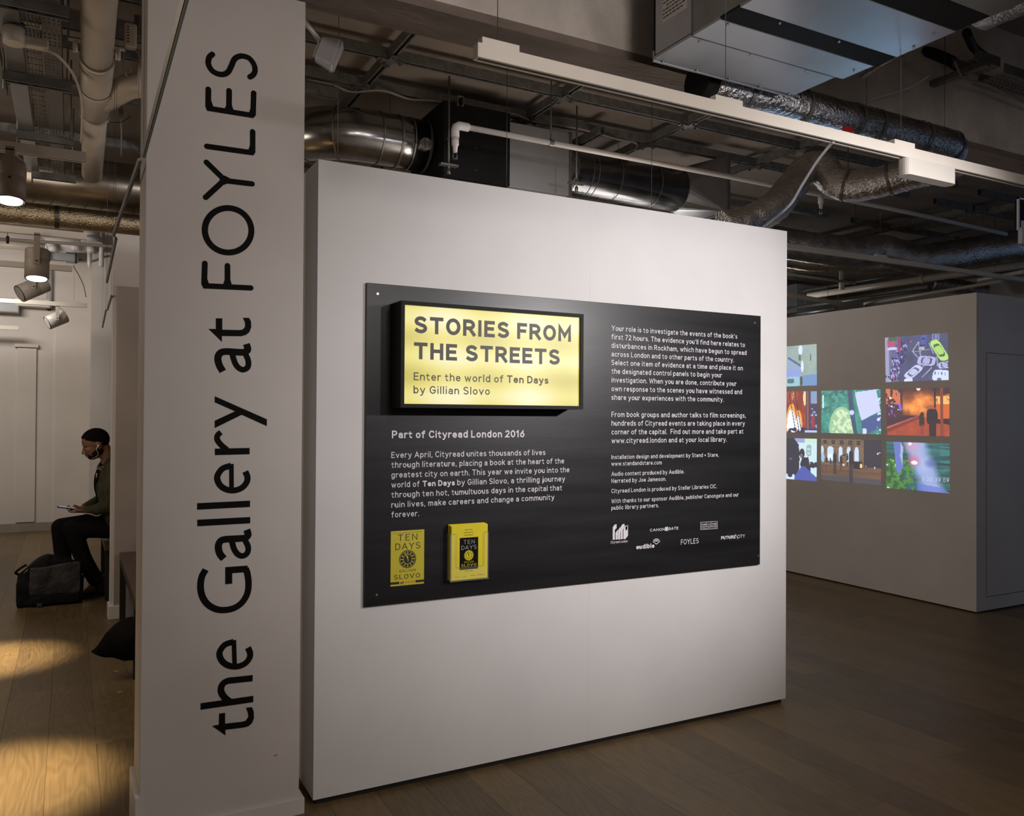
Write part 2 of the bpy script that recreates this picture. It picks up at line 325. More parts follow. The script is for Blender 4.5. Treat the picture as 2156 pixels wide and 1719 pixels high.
# partition beside the bench (its near edge shows behind the pillar)
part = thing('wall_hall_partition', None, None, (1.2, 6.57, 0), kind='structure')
MB().box(.262, 2.6, 6.53, 6.66, 0, 2.75, .003).build('board', GREYWALL, part)
MB().box(.285, 2.6, 6.50, 6.53, 0, 2.37, .003).build('board', speckle(mat('shade_board', (.36, .31, .28), .6), 3), part)  # added darker sheet; its colour and top edge stand in for a cast shadow
MB().box(.25, .335, 6.485, 6.665, 0, .095, .004).build('skirting', SKIRT, part)

# ------------------------------------------------------------------ pillar with lettering
PX0, PX1, PY0, PY1 = .2175, .752, 3.035, 3.30
pil = thing('pillar', 'square white pillar with the large vertical black lettering', 'pillar', ((PX0+PX1)/2, 3.17, 0))
MB().box(PX0, PX1, PY0, PY1, 0, 2.985, .003).build('shaft', PILLAR, pil)
b = MB().box(PX0-.012, PX1+.018, PY0-.012, PY0, 0, .058, .002).box(PX0-.014, PX0, PY0-.012, PY1+.01, 0, .175, .002).box(PX1, PX1+.018, PY0, PY1+.01, 0, .058, .002)
b.build('skirting', SKIRT, pil)
YL = PY0-.0012
def pxz(px, py): p = at(px, py, Y=PY0); return (p.x, p.z)
CROP = {7: (380, 100, 2.264), 8: (380, 840, 2.3235)}
def cc(k, pts): ox, oy, s = CROP[k]; return [pxz(ox+x/s, oy+y/s) for x, y in pts]
def plate(b, poly, y0=YL, y1=PY0+.0002):
    from mathutils.geometry import tessellate_polygon
    n = len(poly); tris = tessellate_polygon([[Vector((x, 0, z)) for x, z in poly]])
    b.add([(x, y0, z) for x, z in poly], [tuple(t) for t in tris])
    b.add([(x, y0, z) for x, z in poly]+[(x, y1, z) for x, z in poly], [(i, (i+1) % n, n+(i+1) % n, n+i) for i in range(n)])
    return b
def stroke(b, pts, w, rnd=False, sm=0, close=False, y0=YL):
    """flat ribbon of width w along pts (x,z)"""
    P = [Vector((x, z)) for x, z in pts]
    if sm:
        if close: Q = [P[-1]]+P+[P[0], P[1]]; out = []
        else: Q = [P[0]*2-P[1]]+P+[P[-1]*2-P[-2]]; out = []
        for i in range(1, len(Q)-2):
            for k in range(sm):
                t = k/sm; A, B, D, E = Q[i-1], Q[i], Q[i+1], Q[i+2]
                out.append(.5*((2*B)+(D-A)*t+(2*A-5*B+4*D-E)*t*t+(3*B-A-3*D+E)*t**3))
        P = out+([] if close else [P[-1]])
    k = len(P); L = []; R = []
    for i in range(k):
        if close: t0 = (P[i]-P[i-1]).normalized(); t1 = (P[(i+1) % k]-P[i]).normalized()
        else:
            t1 = (P[min(i+1, k-1)]-P[min(i, k-2)]).normalized(); t0 = (P[max(i, 1)]-P[max(i-1, 0)]).normalized()
        t = (t0+t1).normalized(); n = Vector((-t.y, t.x)); n1 = Vector((-t1.y, t1.x)); m_ = min(1/max(n.dot(n1), .3), 2)
        L.append(P[i]+n*w/2*m_); R.append(P[i]-n*w/2*m_)
    vs = [(p.x, y0, p.y) for p in L]+[(p.x, y0, p.y) for p in R]
    fs = [(i, i+1, k+i+1, k+i) for i in range(k-1)]+([(k-1, 0, k, 2*k-1)] if close else [])
    b.add(vs, fs)
    if rnd:
        for e in (P[0], P[-1]):
            b.add([(e.x+w/2*math.cos(a*math.pi/8), y0-.00004, e.y+w/2*math.sin(a*math.pi/8)) for a in range(16)], [tuple(range(16))])
    return b
WD = .0192; WG = .0228
wl = thing('wall_lettering', 'large black letters running up the white pillar face', 'lettering', ((PX0+PX1)/2, YL, .4))
def letter(k, strokes, polys=()):
    b = MB()
    for i, (pts, w, rnd, sm, close) in enumerate(strokes): stroke(b, cc(k, pts), w, rnd, sm, close, y0=YL-.0003*i)
    for i, p in enumerate(polys): plate(b, cc(k, p), YL-.0012)
    return b.build('letter', VINYL, wl, fixn=False)
st = lambda pts, w=WD, rnd=True, sm=0, close=False: (pts, w, rnd, sm, close)
# FOYLES, top down, then the rest
letter(7, [st([(152, 33), (137, 48), (133, 78), (148, 108), (174, 125), (203, 129), (226, 118), (241, 92), (256, 58), (276, 44), (300, 42), (330, 54), (351, 84), (355, 112), (346, 131), (331, 141)], sm=4)])
letter(7, [st([(133, 200), (132, 280), (136, 291), (340, 324), (346, 318), (349, 218)]), st([(232, 207), (231, 304)])], [[(145, 250), (145, 291), (190, 299), (158, 288)], [(220, 270), (220, 300), (180, 296), (212, 290)], [(243, 270), (243, 306), (290, 312), (252, 298)], [(336, 285), (336, 322), (290, 315), (328, 308)]])
letter(7, [st([(126, 472), (340, 502), (344, 496), (344, 402)])], [[(333, 460), (333, 500), (295, 494), (325, 486)]])
letter(7, [st([(124, 548), (206, 628)]), st([(120, 715), (206, 636)]), st([(200, 634), (341, 651)])], [[(184, 608), (196, 660), (250, 640), (240, 627), (212, 612)]])
letter(7, [st([(227+111*math.cos(a*math.pi/12)*1.0, 872+106*math.sin(a*math.pi/12)+2*math.cos(a*math.pi/12)) for a in range(24)], WD*1.08, False, 2, True)])
letter(7, [st([(116, 1030), (113, 1126), (118, 1137), (335, 1147)]), st([(224, 1041), (224, 1140)])], [[(126, 1100), (126, 1136), (170, 1138), (136, 1128)], [(212, 1105), (212, 1140), (175, 1138), (204, 1128)], [(236, 1105), (236, 1141), (270, 1142), (244, 1130)]])
letter(7, [], [[(169, 1292), (199, 1292), (199, 1346), (280, 1348), (297, 1345), (308, 1332), (308, 1312), (298, 1289), (327, 1290), (336, 1308), (337, 1334), (328, 1358), (312, 1371), (290, 1377), (197, 1376), (197, 1403), (134, 1342), (169, 1343)]])
letter(7, [st([(202, 1545), (185, 1515), (178, 1485), (185, 1462), (205, 1451), (240, 1451), (290, 1454), (312, 1450), (321, 1438), (314, 1414)], WG*1.05, False, 3), st([(245, 1455), (258, 1500), (275, 1526), (299, 1537), (321, 1524), (323, 1494), (310, 1462)], WG*.86, False, 3)])
letter(8, [], [[(168, -12), (168, 17), (267, 61), (168, 107), (168, 143), (300, 78), (422, 133), (422, 100), (168, -12)][:-1]])
letter(8, [st([(168, 260), (338, 256)], WG, False), st([(228, 250), (198, 225), (180, 200), (182, 178), (198, 164)], WG*.85, False, 3)])
def e_(k, cx, cy, rx, ry, d):
    pts = [(cx+rx*math.cos(a), cy-ry*math.sin(a)) for a in np.radians(np.array([95, 130, 165, 190, 220, 250, 280, 310, 340, 365, 392]))]
    letter(k, [st(pts, WG*.92, False, 3), st([(cx-5, cy-ry-8), (cx-5+d, cy+ry)], WG*.68, False)])
e_(8, 254, 388, 74, 61, 1)
letter(8, [st([(81, 527), (340, 514)], WG, False)])
letter(8, [st([(82, 608), (341, 594)], WG, False)])
letter(8, [st([(212, 783), (192, 757), (185, 722), (196, 696), (218, 688), (250, 686), (300, 683), (320, 679), (331, 665), (324, 641)], WG*1.05, False, 3), st([(250, 690), (262, 735), (282, 762), (306, 769), (327, 754), (331, 725), (317, 694)], WG*.86, False, 3)])
letter(8, [st([(123, 836), (104, 872), (98, 920), (106, 965), (130, 1003), (170, 1028), (212, 1034), (260, 1025), (300, 998), (326, 955), (333, 905), (327, 855), (318, 830)], WG*.98, False, 4), st([(328, 832), (219, 840)], WG*1.02, False), st([(236, 828), (236, 906)], WG*1.02, False)])
e_(8, 266, 1250, 75, 61, 4)
letter(8, [st([(98, 1506), (356, 1469)], WG, False), st([(246, 1486), (216, 1462), (198, 1430), (205, 1398), (230, 1381), (270, 1376), (353, 1367)], WG*.98, False, 4)])
letter(8, [], [[(189, 1541), (218, 1537), (218, 1590), (300, 1581), (320, 1575), (332, 1556), (330, 1536), (321, 1512), (350, 1509), (358, 1530), (359, 1562), (350, 1586), (332, 1602), (310, 1608), (219, 1619), (220, 1646), (156, 1601), (188, 1595)]])
# scuff on pillar foot
tag(plate(MB(), [pxz(576, 1593), pxz(583, 1589), pxz(585, 1590), pxz(578, 1594)], PY0-.0008).build('scuff_mark', mat('scuff', (.2, .17, .15), .8)), 'small dark scuff low on the white pillar', 'mark')

# ------------------------------------------------------------------ display wall
VX0, VX1, VY, VT = .812, 3.243, 3.064, 2.42
dw = thing('display_wall', 'free-standing square white display wall carrying the black printed board', 'display wall', ((VX0+VX1)/2, 3.3, 0))
VM = at(1242, 700, Y=VY).x
MB().box(VX0, VM-.0001, VY, VY+.018, .022, VT, .0004).build('panel', WHITE, dw)
MB().box(VM+.0001, VX1, VY, VY+.018, .022, VT, .0004).build('panel', WHITE, dw)
MB().box(VX0, VX0+.018, VY+.0182, VY+.6, .022, VT, .001).build('side_panel', WHITE, dw)
MB().box(VX1-.018, VX1, VY+.0182, VY+.6, .022, VT, .001).build('side_panel', WHITE, dw)
MB().box(VX0+.019, VX1-.019, VY+.582, VY+.6, .022, VT, .0004).build('panel', WHITE, dw)
MB().box(VX0+.019, VX1-.019, VY+.0185, VY+.581, VT-.03, VT-.01).build('top_panel', WHITE, dw)
MB().box(VX0+.012, VX1-.02, VY+.012, VY+.58, 0, .0215).build('plinth', RUBBER, dw)

# printed board
BX0, BX1, BZ0, BZ1, BY = .999, 3.048, .724, 1.969, 3.050
board = thing('display_board', 'large black printed board with white text on the white display wall', 'sign board', ((BX0+BX1)/2, BY+.006, BZ0))
MB().box(BX0, BX1, BY, BY+.0135, BZ0, BZ1, .0015).build('panel', PRINT, board)
for px, py in ((795, 619), (1589, 680), (793, 1253), (1596, 1171)):
    p = at(px, py, Y=BY); b = MB().tube([(p.x, BY-.002, p.z), (p.x, BY+.0005, p.z)], .0045, 12)
    b.tube([(p.x, BY-.0024, p.z), (p.x, BY-.001, p.z)], .0018, 8); b.build('screw', BRASS, board)
# stroke alphabet (monoline grotesque): cap height 10, x-height 7.2
def _a(cx, cy, rx, ry, a0, a1, n=9):
    return [(cx+rx*math.cos(math.radians(a0+(a1-a0)*i/n)), cy+ry*math.sin(math.radians(a0+(a1-a0)*i/n))) for i in range(n+1)]
_X = 7.2
def _o(w=5.2, h=_X): return _a(w/2, h/2, w/2, h/2, 90, 450, 22)
_S = lambda w, h: _a(w*.5, h*.755, w*.46, h*.245, 38, 270, 9)[:-2]+[(w*.36, h*.545), (w*.62, h*.47)]+_a(w*.5, h*.25, w*.5, h*.25, 78, -142, 9)[1:]
GL = {
 'A': (7.4, [[(0, 0), (3.7, 10), (7.4, 0)], [(1.5, 3.1), (5.9, 3.1)]]),
 'B': (5.8, [[(0, 0), (0, 10), (3.2, 10)]+_a(3.2, 7.6, 2.2, 2.4, 90, -90)+[(0, 5.2)], [(3.2, 5.2)]+_a(3.2, 2.6, 2.6, 2.6, 90, -90)+[(0, 0)]]),
 'C': (6.2, [_a(3.5, 5, 3.5, 5, 42, 318, 18)]),
 'D': (6.2, [[(0, 0), (0, 10), (2.4, 10)]+_a(2.6, 5, 3.6, 5, 90, -90, 14)+[(2.4, 0), (0, 0)]]),
 'E': (4.9, [[(4.9, 10), (0, 10), (0, 0), (4.9, 0)], [(0, 5.2), (4.3, 5.2)]]),
 'F': (4.7, [[(4.7, 10), (0, 10), (0, 0)], [(0, 5.1), (4.1, 5.1)]]),
 'G': (6.6, [_a(3.5, 5, 3.5, 5, 42, 325, 18)+[(6.6, 4.6), (3.8, 4.6)]]),
 'H': (6.0, [[(0, 0), (0, 10)], [(6, 0), (6, 10)], [(0, 5.2), (6, 5.2)]]),
 'I': (0.2, [[(.1, 0), (.1, 10)]]),
 'J': (4.4, [[(4.4, 10), (4.4, 2.6)]+_a(2.3, 2.5, 2.1, 2.5, 0, -160, 9)]),
 'L': (4.6, [[(0, 10), (0, 0), (4.6, 0)]]),
 'M': (7.2, [[(0, 0), (0, 10), (3.6, 3.2), (7.2, 10), (7.2, 0)]]),
 'N': (6.2, [[(0, 0), (0, 10), (6.2, 0), (6.2, 10)]]),
 'O': (7.0, [_a(3.5, 5, 3.5, 5, 90, 450, 26)]),
 'P': (5.6, [[(0, 0), (0, 10), (2.8, 10)]+_a(2.9, 7.2, 2.7, 2.8, 90, -90)+[(0, 4.4)]]),
 'R': (5.9, [[(0, 0), (0, 10), (2.8, 10)]+_a(2.9, 7.3, 2.7, 2.7, 90, -90)+[(0, 4.6)], [(3.1, 4.5), (5.9, 0)]]),
 'S': (5.8, [_S(5.8, 10)]),
 'T': (6.2, [[(0, 10), (6.2, 10)], [(3.1, 10), (3.1, 0)]]),
 'U': (6.0, [[(0, 10), (0, 3)]+_a(3, 3, 3, 3, 180, 360, 10)+[(6, 10)]]),
 'V': (7.0, [[(0, 10), (3.5, 0), (7, 10)]]),
 'W': (9.6, [[(0, 10), (2.4, 0), (4.8, 9), (7.2, 0), (9.6, 10)]]),
 'Y': (6.8, [[(0, 10), (3.4, 4.6), (6.8, 10)], [(3.4, 4.6), (3.4, 0)]]),
 'a': (4.5, [_a(2.3, 5.3, 2.1, 1.9, 155, 0, 8)+[(4.4, 0)], [(4.4, 4.1), (2.3, 4.1)]+_a(2.2, 2.05, 2.2, 2.05, 90, 270, 9)+[(3.2, .2), (4.4, 1.4)]]),
 'b': (4.9, [[(0, 10), (0, 0)], _a(2.5, 3.6, 2.4, 3.6, 180, -180, 20)]),
 'c': (4.3, [_a(2.5, 3.6, 2.5, 3.6, 48, 312, 14)]),
 'd': (4.9, [[(4.9, 10), (4.9, 0)], _a(2.4, 3.6, 2.4, 3.6, 0, 360, 20)]),
 'e': (4.8, [[(0, 3.8), (4.8, 3.8)]+_a(2.4, 3.9, 2.4, 3.3, 0, 180, 12)+_a(2.5, 3.5, 2.5, 3.5, 180, 318, 9)]),
 'f': (3.2, [[(1, 0), (1, 7.8)]+_a(3.0, 7.9, 2.0, 2.1, 180, 85, 6), [(-.4, 6.9), (3, 6.9)]]),
 'g': (4.9, [[(4.9, 7.2), (4.9, -.6)]+_a(2.5, -.4, 2.4, 2.4, 0, -150, 9), _a(2.4, 3.6, 2.4, 3.6, 0, 360, 20)]),
 'h': (4.7, [[(0, 0), (0, 10)], _a(2.4, 4.7, 2.3, 2.5, 180, 0, 10)+[(4.7, 0)]]),
 'i': (0.2, [[(.1, 0), (.1, 7.0)], [(.1, 10.5), (.1, 10.7)]]),
 'j': (1.6, [[(1.4, 7.2), (1.4, -1.2)]+_a(.2, -1.2, 1.2, 1.5, 0, -80, 5), [(1.4, 10.5), (1.4, 10.7)]]),
 'k': (4.6, [[(0, 0), (0, 10)], [(4.3, 7.2), (.4, 3.4)], [(1.5, 4.3), (4.7, 0)]]),
 'l': (.2, [[(.1, 10), (.1, 0)]]),
 'm': (7.6, [[(0, 0), (0, 7.2)], _a(1.95, 4.9, 1.9, 2.3, 180, 0, 9)+[(3.85, 0)], _a(5.7, 4.9, 1.85, 2.3, 180, 0, 9)+[(7.6, 0)]]),
 'n': (4.7, [[(0, 0), (0, 7.2)], _a(2.4, 4.7, 2.3, 2.5, 180, 0, 10)+[(4.7, 0)]]),
 'o': (5.0, [_o(5.0)]),
 'p': (4.9, [[(0, 7.2), (0, -2.8)], _a(2.5, 3.6, 2.4, 3.6, 180, -180, 20)]),
 'r': (3.0, [[(0, 0), (0, 7.2)], _a(2.4, 4.8, 2.3, 2.4, 180, 70, 8)]),
 's': (4.1, [_S(4.1, _X)]),
 't': (3.1, [[(1, 9.2), (1, 1.8)]+_a(2.8, 1.9, 1.8, 1.9, 180, 275, 6), [(-.4, 6.9), (2.9, 6.9)]]),
 'u': (4.7, [[(4.7, 7.2), (4.7, 0)], [(0, 7.2), (0, 2.5)]+_a(2.3, 2.5, 2.3, 2.5, 180, 360, 10)]),
 'v': (5.0, [[(0, 7.2), (2.5, 0), (5, 7.2)]]),
 'w': (7.6, [[(0, 7.2), (1.9, 0), (3.8, 6.6), (5.7, 0), (7.6, 7.2)]]),
 'x': (4.8, [[(0, 7.2), (4.8, 0)], [(0, 0), (4.8, 7.2)]]),
 'y': (5.0, [[(0, 7.2), (2.6, .2)], [(5, 7.2), (2.2, -1.6)]+[(1.4, -2.6), (.2, -2.7)]]),
 '0': (5.6, [_a(2.8, 5, 2.8, 5, 90, 450, 24)]), '1': (2.6, [[(0, 8), (2.0, 10), (2.0, 0)]]),
 '2': (5.2, [_a(2.6, 7.2, 2.5, 2.8, 160, -30, 10)+[(0, 0), (5.2, 0)]]),
 '3': (5.2, [_a(2.5, 7.5, 2.3, 2.5, 150, -90, 9), _a(2.5, 2.6, 2.7, 2.6, 90, -150, 9)]),
 '6': (5.4, [[(4.2, 10), (.5, 4.6)]+_a(2.7, 3.2, 2.7, 3.2, 160, 520, 20)]), '9': (5.4, [[(1.2, 0), (4.8, 5.4)]+_a(2.7, 6.8, 2.7, 3.2, -20, 340, 20)]),
 '7': (5.0, [[(0, 10), (5, 10), (1.4, 0)]]), '.': (.2, [[(.1, 0), (.1, .25)]]), ',': (.4, [[(.3, .3), (-.1, -1.3)]]), '\u2019': (.5, [[(.4, 9.8), (.1, 8.2)]]),
 '+': (4.6, [[(0, 4.6), (4.6, 4.6)], [(2.3, 2.3), (2.3, 6.9)]]), '\\': (3, [[(0, 10.5), (3, -1)]]),
}
CAPH = 10.0
_fc = {}
def font_mesh(txt, bold=0.0, space=1.0, serif=0):
    """bold 0 is the regular weight; returns flat strokes as one vertex/face list"""
    k = (txt, bold, space, serif)
    if k in _fc: return _fc[k]
    w = 1.36+bold*38; hw = w/2; gap = (1.0-min(.35, max(0, bold)*9)); gap = gap*1.9*space if space <= 1.1 else 1.9*space*1.4
    x = 0.0; V = []; Fc = []
    for ch in txt:
        if ch == ' ': x += 3.5*space; continue
        adv, sts = GL[ch]; up = 10.0 if ch.isupper() or ch.isdigit() or ch in 'bdfhkl' else 7.2
        si = 0
        for pts in sts:
            P = [Vector((x+hw+p[0], hw+p[1]*(up-w)/up if p[1] > 0 or ch.isupper() or ch.isdigit() else hw+p[1])) for p in pts]
            closed = (P[0]-P[-1]).length < 1e-3
            if closed: P = P[:-1]
            else:
                a = (P[0]-P[1]).normalized(); b_ = (P[-1]-P[-2]).normalized(); P[0] = P[0]+a*hw; P[-1] = P[-1]+b_*hw
            n = len(P); base = len(V); L = []; R = []
            for i in range(n):
                t1 = (P[(i+1) % n]-P[i]).normalized() if (closed or i < n-1) else (P[i]-P[i-1]).normalized()
                t0 = (P[i]-P[i-1]).normalized() if (closed or i > 0) else t1
                t = t0+t1; t = t.normalized() if t.length > 1e-3 else t1
                nn = Vector((-t.y, t.x)); n1 = Vector((-t1.y, t1.x)); mm = min(1/max(nn.dot(n1), .2), 2.6)
                L.append(P[i]+nn*hw*mm); R.append(P[i]-nn*hw*mm)
            zo = 5e-5*(si := si+1 if si < 3 else 0); V += [(p.x, p.y, zo+i*1.5e-5) for i, p in enumerate(L)]+[(p.x, p.y, zo+i*1.5e-5) for i, p in enumerate(R)]
            for i in range(n-1+closed): j = (i+1) % n; Fc.append((base+i, base+j, base+n+j, base+n+i))
            if serif and not closed:
                for e in (P[0], P[-1]):
                    if e.y < .9 or e.y > 9.1:
                        yy = 0 if e.y < .9 else 10-w*.6; q = len(V); V += [(e.x-1.35, yy, 2.5e-4), (e.x+1.35, yy, 2.5e-4), (e.x+1.35, yy+w*.6, 2.5e-4), (e.x-1.35, yy+w*.6, 2.5e-4)]; Fc.append((q, q+1, q+2, q+3))
        x += adv+w+gap
    vs = np.array(V); _fc[k] = (vs, Fc); return vs, Fc
def text(txt, px0, py0, px1, cap, Y, m, parent, name='text_line', bold=0.0, space=1.0, lift=.0006, z=None, caps=None):
    """one printed line: baseline starts at pixel (px0,py0) on plane Y and runs to column px1"""
    p = at(px0, py0, Y=Y); x1 = p.x+.3
    for _ in range(4): x1 = at(px1, prj((x1, Y, p.z))[1], Y=Y).x
    vs, fs = font_mesh(txt, bold, space); h = abs(at(px0, py0-cap, Y=Y).z-p.z)
    x_a, x_b = vs[:, 0].min(), vs[:, 0].max(); sx = (x1-p.x)/(x_b-x_a); sz = h/CAPH; zz = p.z if z is None else z
    b = MB(); b.add([(p.x+(v[0]-x_a)*sx, Y-lift-v[2], zz+v[1]*sz) for v in vs], fs)
    return b.build(name, m, parent, fixn=False)
text('Part of Cityread London 2016', 825, 923.3, 1104, 16.2, BY, LETTER, board, bold=.012)
Z0 = [964.8, 985.6, 1006.6, 1027.5, 1048.6, 1069.6, 1090.4]
for t, y, x in zip(['Every April, Cityread unites thousands of lives', 'through literature, placing a book at the heart of the', 'greatest city on earth. This year we invite you into the'], Z0, [1148, 1187.5, 1198.5]): text(t, 823.8, y, x, 12.6, BY, LETTER, board, bold=-.002)
text('world of', 823.8, Z0[3], 883, 12.6, BY, LETTER, board, bold=-.002)
zl = at(823.8, Z0[3], Y=BY).z
text('Ten Days', 889.6, Z0[3], 957.5, 12.2, BY, LETTER, board, bold=.018, z=zl)
text('by Gillian Slovo, a thrilling journey', 962.5, Z0[3], 1189.5, 12.2, BY, LETTER, board, bold=-.002, z=zl)
for t, y, x in zip(['through ten hot, tumultuous days in the capital that', 'ruin lives, make careers and change a community', 'forever.'], Z0[4:], [1183, 1167, 882]): text(t, 823.8, y, x, 12.6, BY, LETTER, board, bold=-.002)
R1 = [("Your role is to investigate the events of the book\u2019s", 696.4, 1552), ("first 72 hours. The evidence you\u2019ll find here relates to", 714.5, 1568), ('disturbances in Rockham, which have begun to spread', 732.7, 1571.5), ('across London and to other parts of the country.', 750.8, 1545), ('Select one item of evidence at a time and place it on', 768.8, 1563.6), ('the designated control panels to begin your', 787, 1520), ('investigation. When you are done, contribute your', 805.3, 1550.5), ('own response to the scenes you have witnessed and', 823.9, 1562), ('share your experiences with the community.', 842.2, 1523.7), ('From book groups and author talks to film screenings,', 878.3, 1570), ('hundreds of Cityread events are taking place in every', 896.8, 1568), ('corner of the capital.  Find out more and take part at', 915.2, 1564.8), ('www.cityread.london and at your local library.', 933.5, 1530)]
for t, y, x in R1: text(t, 1287.3, y, x, 11.0, BY, LETTER, board, bold=-.002)
R2 = [('Installation design and development by Stand + Stare,', 967.3, 1513), ('www.standandstare.com', 981.3, 1393), ('Audio content produced by Audible.', 1002.8, 1440.3), ('Narrated by Joe Jameson.', 1017.5, 1402.2), ('Cityread London is produced by Stellar Libraries CIC.', 1038.8, 1508.8), ('With thanks to our sponsor Audible, publisher Canongate and our', 1060.3, 1555.2), ('public library partners.', 1074.3, 1386.8)]
for t, y, x in R2: text(t, 1287.0, y, x, 8.9, BY, LETTER, board, bold=-.002)
# sponsors' marks
def bz(px, py, Y=BY): p = at(px, py, Y=Y); return (p.x, p.z)
def L8(x, y): return (1270+x/6.16, 1080+y/6.16)
def logo_poly(b, pts, lift=.0006): return plate(b, [bz(*L8(x, y)) for x, y in pts], BY-lift, BY+.0002)
b = MB()
for i, (x, t0, t1) in enumerate([(122, 185, 147), (0, 0, 0)][:1]): pass
tops = [(123, 190, 155, 147), (160, 262, 190, 233), (192, 228, 222, 183), (226, 185, 255, 140), (262, 205, 290, 158)]
for x0, ya, x1, yb in tops:
    logo_poly(b, [(x0, 352-(x0-123)*.07), (x0, ya), (x0+22, ya-34), (x0+50 if x0 in (123, 226, 262) else x0+36, ya-40), (x0+50 if x0 in (123, 226, 262) else x0+36, ya+10), (x0+27, ya+30), (x0+27, 350-(x0-123)*.07)])
logo_poly(b, [(289, 338), (289, 185), (320, 158), (320, 300)])
b.build('logo', LETTER, board, fixn=False)
text('Cityread London', *L8(95, 402), L8(315, 0)[0], 5.6, BY, LETTER, board, 'logo_text', bold=.0)
text('CANON', *L8(605, 245), L8(800, 0)[0], 5.6, BY, LETTER, board, 'logo_text', bold=.004)
text('GATE', *L8(845, 228), L8(973, 0)[0], 6.0, BY, LETTER, board, 'logo_text', bold=.012, z=at(*L8(605, 245), Y=BY).z)
b = MB(); logo_poly(b, [(804, 183), (815, 187), (826, 183), (826, 238), (815, 233), (804, 240)]); logo_poly(b, [(829, 183), (840, 180), (840, 238), (829, 236)]); b.build('logo', LETTER, board, fixn=False)
b = MB()
for seg in ([(1262, 124), (1480, 113), (1480, 205), (1262, 220), (1262, 124)], [(1262, 182), (1480, 168)], [(1345, 120), (1345, 177)], [(1395, 117), (1395, 174)]): stroke(b, [bz(*L8(x, y)) for x, y in seg], .0017, y0=BY-.0006)
stroke(b, [bz(*L8(1358, 150)), bz(*L8(1386, 148))], .0022, y0=BY-.0006); stroke(b, [bz(*L8(1372, 138)), bz(*L8(1372, 162))], .0022, y0=BY-.0006)
b.build('logo', LETTER, board, fixn=False)
text('STAND', *L8(1272, 168), L8(1338, 0)[0], 3.9, BY, LETTER, board, 'logo_text', bold=.01)
text('STARE', *L8(1405, 160), L8(1470, 0)[0], 3.9, BY, LETTER, board, 'logo_text', bold=.01)
text('COLLECTIVE', *L8(1272, 210), L8(1470, 0)[0], 3.0, BY, LETTER, board, 'logo_text', bold=.0, space=1.3)
text('audible', *L8(427, 475), L8(663, 0)[0], 9.6, BY, LETTER, board, 'logo_text', bold=.022)
b = MB()
stroke(b, [bz(*L8(*p)) for p in ((643, 372), (690, 408), (738, 370))], .003, y0=BY-.0006)
for r in (1.0, .68, .36):
    stroke(b, [bz(*L8(690+46*r*math.cos(a), 388-44*r*math.sin(a)-4)) for a in np.radians([155, 125, 90, 60, 30])], .0028, sm=2, y0=BY-.0006)
b.build('logo', LETTER, board, fixn=False)
text('FOYLES', *L8(1007, 416), L8(1236, 0)[0], 11.0, BY, LETTER, board, 'logo_text', bold=-.004)
text('FUTURE', *L8(1528, 349), L8(1716, 0)[0], 6.9, BY, LETTER, board, 'logo_text', bold=.022)
text('CITY', *L8(1738, 338), L8(1836, 0)[0], 6.9, BY, LETTER, board, 'logo_text', bold=.0, z=at(*L8(1528, 349), Y=BY).z)
stroke(MB(), [bz(*L8(1714, 275)), bz(*L8(1745, 345))], .0016, y0=BY-.0006).build('logo', LETTER, board, fixn=False)

# backlit sign
SX0, SX1, SZ0, SZ1, SY = 1.0955, 1.913, 1.489, 1.893, 2.93
sign = thing('light_box', 'yellow backlit sign box with black frame on the black board', 'illuminated sign', ((SX0+SX1)/2, 2.99, SZ0))
fw = .0095; fw = .011
MB().box(SX0, SX0+.012, SY+.0205, BY-.0001, SZ0, SZ1).box(SX1-.012, SX1, SY+.0205, BY-.0001, SZ0, SZ1).box(SX0+.012, SX1-.012, SY+.0205, BY-.0001, SZ0, SZ0+.012).box(SX0+.012, SX1-.012, SY+.0205, BY-.0001, SZ1-.012, SZ1).build('case', FRAME, sign)
fb = .0145
for n, q in (('frame_bar', [(SX0, SZ0), (SX0+fb, SZ0+fb), (SX0+fb, SZ1-fb), (SX0, SZ1)]), ('frame_bar', [(SX1, SZ0), (SX1, SZ1), (SX1-fb, SZ1-fb), (SX1-fb, SZ0+fb)]), ('frame_bar', [(SX0, SZ0), (SX1, SZ0), (SX1-fb, SZ0+fb), (SX0+fb, SZ0+fb)]), ('frame_bar', [(SX0, SZ1), (SX0+fb, SZ1-fb), (SX1-fb, SZ1-fb), (SX1, SZ1)])):
    MB().prism(q, lambda u, v, t: (u, t, v), SY, SY+.02).build(n, FRAME, sign)
FY = SY+.012
MB().box(SX0+fb+.0001, SX1-fb-.0001, FY, FY+.006, SZ0+fb+.0001, SZ1-fb-.0001).build('diffuser', SIGN, sign, fixn=True)
SI = mat('sign_ink', (.035, .032, .032), .5); SI.node_tree.nodes['Principled BSDF'].inputs['Emission Color'].default_value = (.055, .046, .043, 1); SI.node_tree.nodes['Principled BSDF'].inputs['Emission Strength'].default_value = .55
text('STORIES FROM', 872.5, 701.6, 1202, 36.2, FY, SI, sign, bold=.021, space=1.09)
text('THE STREETS', 871.2, 756.3, 1178.5, 35.6, FY, SI, sign, bold=.021, space=1.09)
text('Enter the world of', 870.9, 801, 1059.5, 16.8, FY, SI, sign, bold=.002, space=1.06)
text('Ten Days', 1067.3, 801, 1154.6, 16.0, FY, SI, sign, bold=.014, space=1.04, z=at(870.9, 801, Y=FY).z)
text('by Gillian Slovo', 870.4, 828.9, 1031, 16.8, FY, SI, sign, bold=.002, space=1.06)

